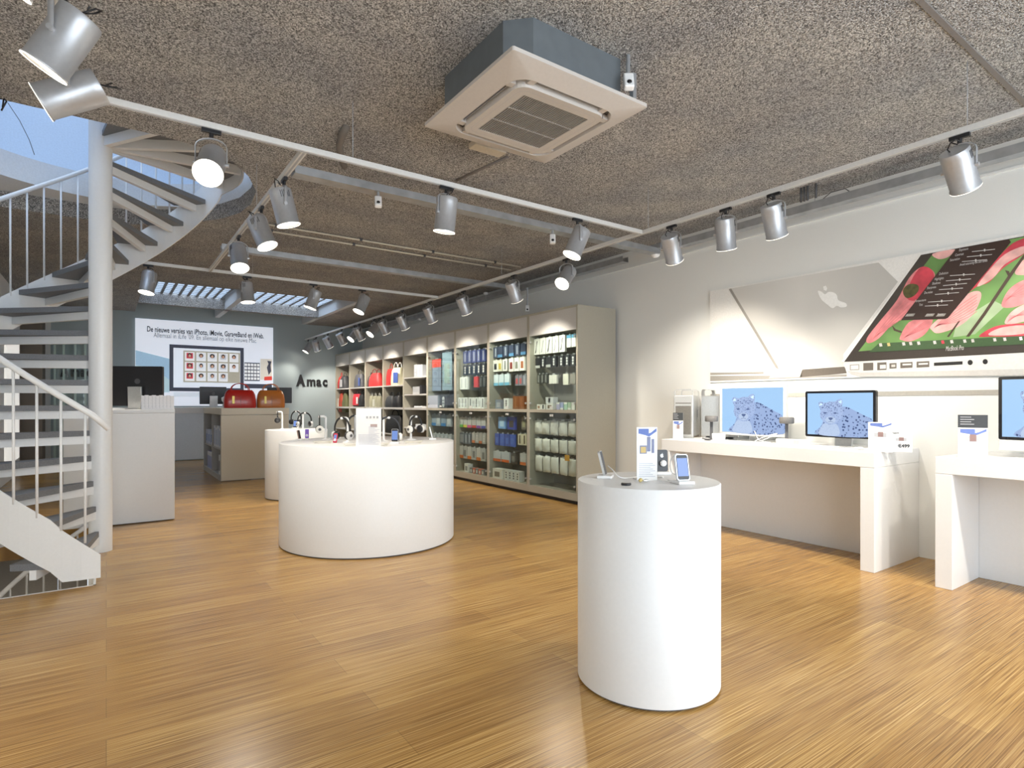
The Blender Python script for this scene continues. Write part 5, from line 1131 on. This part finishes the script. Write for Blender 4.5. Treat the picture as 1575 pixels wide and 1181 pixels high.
hstand('white headphone stand at the right of the far plinth', 466, 661, 0, cz(40), .22, zt2=H1, group=G_, hl='black headphones with pale disc at the right of the far plinth', col='s', r=.09)
def device(label, loc, rz, wd, h, tilt, front, edge=ALU, back=BLK, name='smartphone', cat='phone', dock=True, wheel=False, logo=False, dp=.011):
    t = thing(name, label, cat, loc, rz); M = T(0, 0, .014 if dock else .001) @ Rx(tilt)
    m = MB(); m.prism(rrect(wd/2, wd*.16, 5, h/2), -dp/2, dp/2, M @ T(0, 0, h/2) @ Rx(R(90))); m.build('body', edge, t, bevel=.0015)
    m = MB(); m.prism(rrect(wd/2-.003, wd*.14, 5, h/2-.003), 0, .0005, M @ T(0, -dp/2, h/2) @ Rx(R(90))); m.build('front_glass', back, t)
    if front: m = MB(); m.box(-wd/2+.006, -dp/2-.0011, h*.16, wd/2-.006, -dp/2-.0006, h*.85, M); m.build('screen', front, t)
    if wheel:
        m = MB(); m.lathe([(wd*.33, 0), (wd*.33, .0006), (wd*.12, .0006), (wd*.12, 0)], 24, M @ T(0, -dp/2-.0006, h*.3) @ Rx(R(90)), cap=False); m.build('click_wheel', WPL, t)
    if dock: m = MB(); m.box(-wd*.62, -.035, 0, wd*.62, .035, .014); m.build('dock', WPL, t, bevel=.004)
    if logo: m = MB(); apple(m, lambda u, v: tuple((M @ Vector((u*.011, -dp/2-.0012, h*.72+v*.011))))); m.build('logo', WPL, t)
    return t
PS = mat('phone_screen', (0, 0, 0), .15, emit=.55, ecol=(.22, .36, .80))
def z1(px, py): p = at_z(px, py, H1); return (p.x, p.y, H1+.0005)
device('smartphone with blue lit screen on white dock right of the headphones on the wide drum', z1(607, 682), cz(4), .06, .115, R(-12), PS)
device('black smartphone seen from its pale back side near the right edge of the wide drum', z1(665, 676), cz(100), .06, .115, R(-14), None, edge=WPL)
device('small red music player with white wheel at the front of the wide drum', z1(515, 681), cz(-5), .035, .085, R(-18), PS, edge=colm((.5, .03, .06)), back=colm((.5, .03, .06)), name='music_player', cat='music player', wheel=True, dock=False)
device('slim violet music player on white dock at the left of the wide drum', z1(472, 676), cz(15), .035, .088, R(-15), None, edge=colm((.22, .12, .55)), back=colm((.22, .12, .55)), name='music_player', cat='music player', wheel=True)
device('slim dark music player seen edge on at the left of the wide drum', z1(461, 677), cz(80), .035, .085, R(-12), None, edge=colm((.30, .2, .16)), name='music_player', cat='music player')
device('smartphone with lit screen standing on the far plinth', (z1(454, 659)), cz(0), .06, .11, R(-12), PS)
card('large white info card in the middle of the wide drum', z1(567, 687), cz(2), .205, .315, '')
rc = [o for o in bpy.data.objects if o.get('label') == 'large white info card in the middle of the wide drum'][0]
m = MB()
for i in range(4): m.box(-.02+i*.028, -.0036, .232, -.004+i*.028, -.003, .25)
m.build('printed_pictures', GREYP, rc); m = MB(); m.box(.015, -.0036, .16, .07, -.003, .185); m.build('printed_screen', mat('print_rose', (.45, .35, .33), .6), rc)
m = MB()
for i in range(12): m.box(.0, -.0036, .04+.011*i, .09-.02*((i*5) % 3), -.003, .043+.011*i)
m.build('printed_text_block', MATS['pale_print'], rc)
# coiled cables around the stands
for (px, py, lb) in ((497, 682, 'white cable loosely coiled at the left stand on the wide drum'), (545, 686, 'cable coiled in front of the large info card'), (583, 686, 'cable coiled right of the large info card'), (636, 682, 'cable coiled at the right stand on the wide drum')):
    c_ = z1(px, py); cable(lb, [(c_[0]+(.07+.012*k % .03)*cos(k*1.05), c_[1]+.035*sin(k*1.05), H1+.004+.0015*k) for k in range(13)], r=.0025, mtl=colm((.6, .57, .48)))
# foreground plinth
device('black smartphone seen edge on at the left of the foreground plinth', z1(931, 735), cz(72), .061, .116, R(-14), None)
device('smartphone with icon screen on white dock at the right of the foreground plinth', z1(1051, 744), cz(12), .061, .116, R(-12), PS)
device('black backed music player standing behind the tall card on the foreground plinth', z1(1018, 729), cz(6), .061, .108, R(-4), None, name='music_player', cat='music player', edge=BLK, logo=True)
mp = [o for o in bpy.data.objects if o.get('label', '').startswith('black backed music player')][0]
m = MB(); m.lathe([(.016, 0), (.016, .008), (.010, .014), (.0005, .015)], 24, T(.003, -.008, .055) @ Rx(R(90)), cap=False); m.build('tether_disc', WPL, mp)
fc = card('tall blue topped information card on the foreground plinth', z1(995, 738), cz(6), .098, .245, 'b')
m = MB(); m.box(-.035, -.0036, .122, -.002, -.003, .16); m.box(.0, -.0036, .132, .016, -.003, .20); m.box(.022, -.0036, .125, .034, -.003, .19); m.build('printed_devices', mat('print_device', (.20, .22, .34), .6), fc)
m = MB(); m.box(-.031, -.0042, .126, -.006, -.0037, .154); m.build('printed_photo', colm((.55, .40, .15)), fc)
ka = z1(963, 746)
t = thing('key_fob', 'round silver and black key fob lying on the foreground plinth', 'key fob', ka); m = MB(); m.lathe([(.020, 0), (.022, .003), (.022, .007), (.018, .010)], 28); m.build('fob_body', BLK, t); m = MB(); m.lathe([(.017, .0101), (.0005, .0106)], 28, cap=False); m.build('fob_face', ALU, t)
kb = z1(985, 742)
t = thing('earphones', 'tan and silver earphone pieces lying on the foreground plinth', 'earphones', kb); m = MB()
m.lathe([(.004, -.015), (.008, -.008), (.009, .01), (.005, .016)], 16, T(0, 0, .010) @ Rz(.6) @ Ry(R(90))); m.build('earbud', colm((.62, .48, .18)), t); m = MB(); m.lathe([(.004, -.013), (.008, 0), (.005, .013)], 16, T(.018, -.015, .009) @ Rz(-.3) @ Ry(R(90))); m.build('earbud', ALU, t)
cp1 = at_z(934, 735, H1); 
def zz(px, py, h=0): p = at_z(px, py, H1); return (p.x, p.y, H1+.003+h)
cable('white cable from the edge on phone across the foreground plinth', [zz(935, 733, .05), zz(942, 735, .035), zz(955, 737, .005), zz(975, 735), zz(1000, 733), zz(1020, 735)], r=.003)
cable('white cable looping up behind the right phone on the foreground plinth', [zz(1050, 742, .115), zz(1040, 742, .125), zz(1031, 741, .09), zz(1033, 740, .04), zz(1045, 741, .02), zz(1038, 742, .004), zz(1028, 740, .002)], r=.003)
cable('clear tether cable trailing between the devices on the foreground plinth', [zz(985, 741, .002), zz(1005, 739), zz(1025, 741), zz(1040, 742)], r=.002)
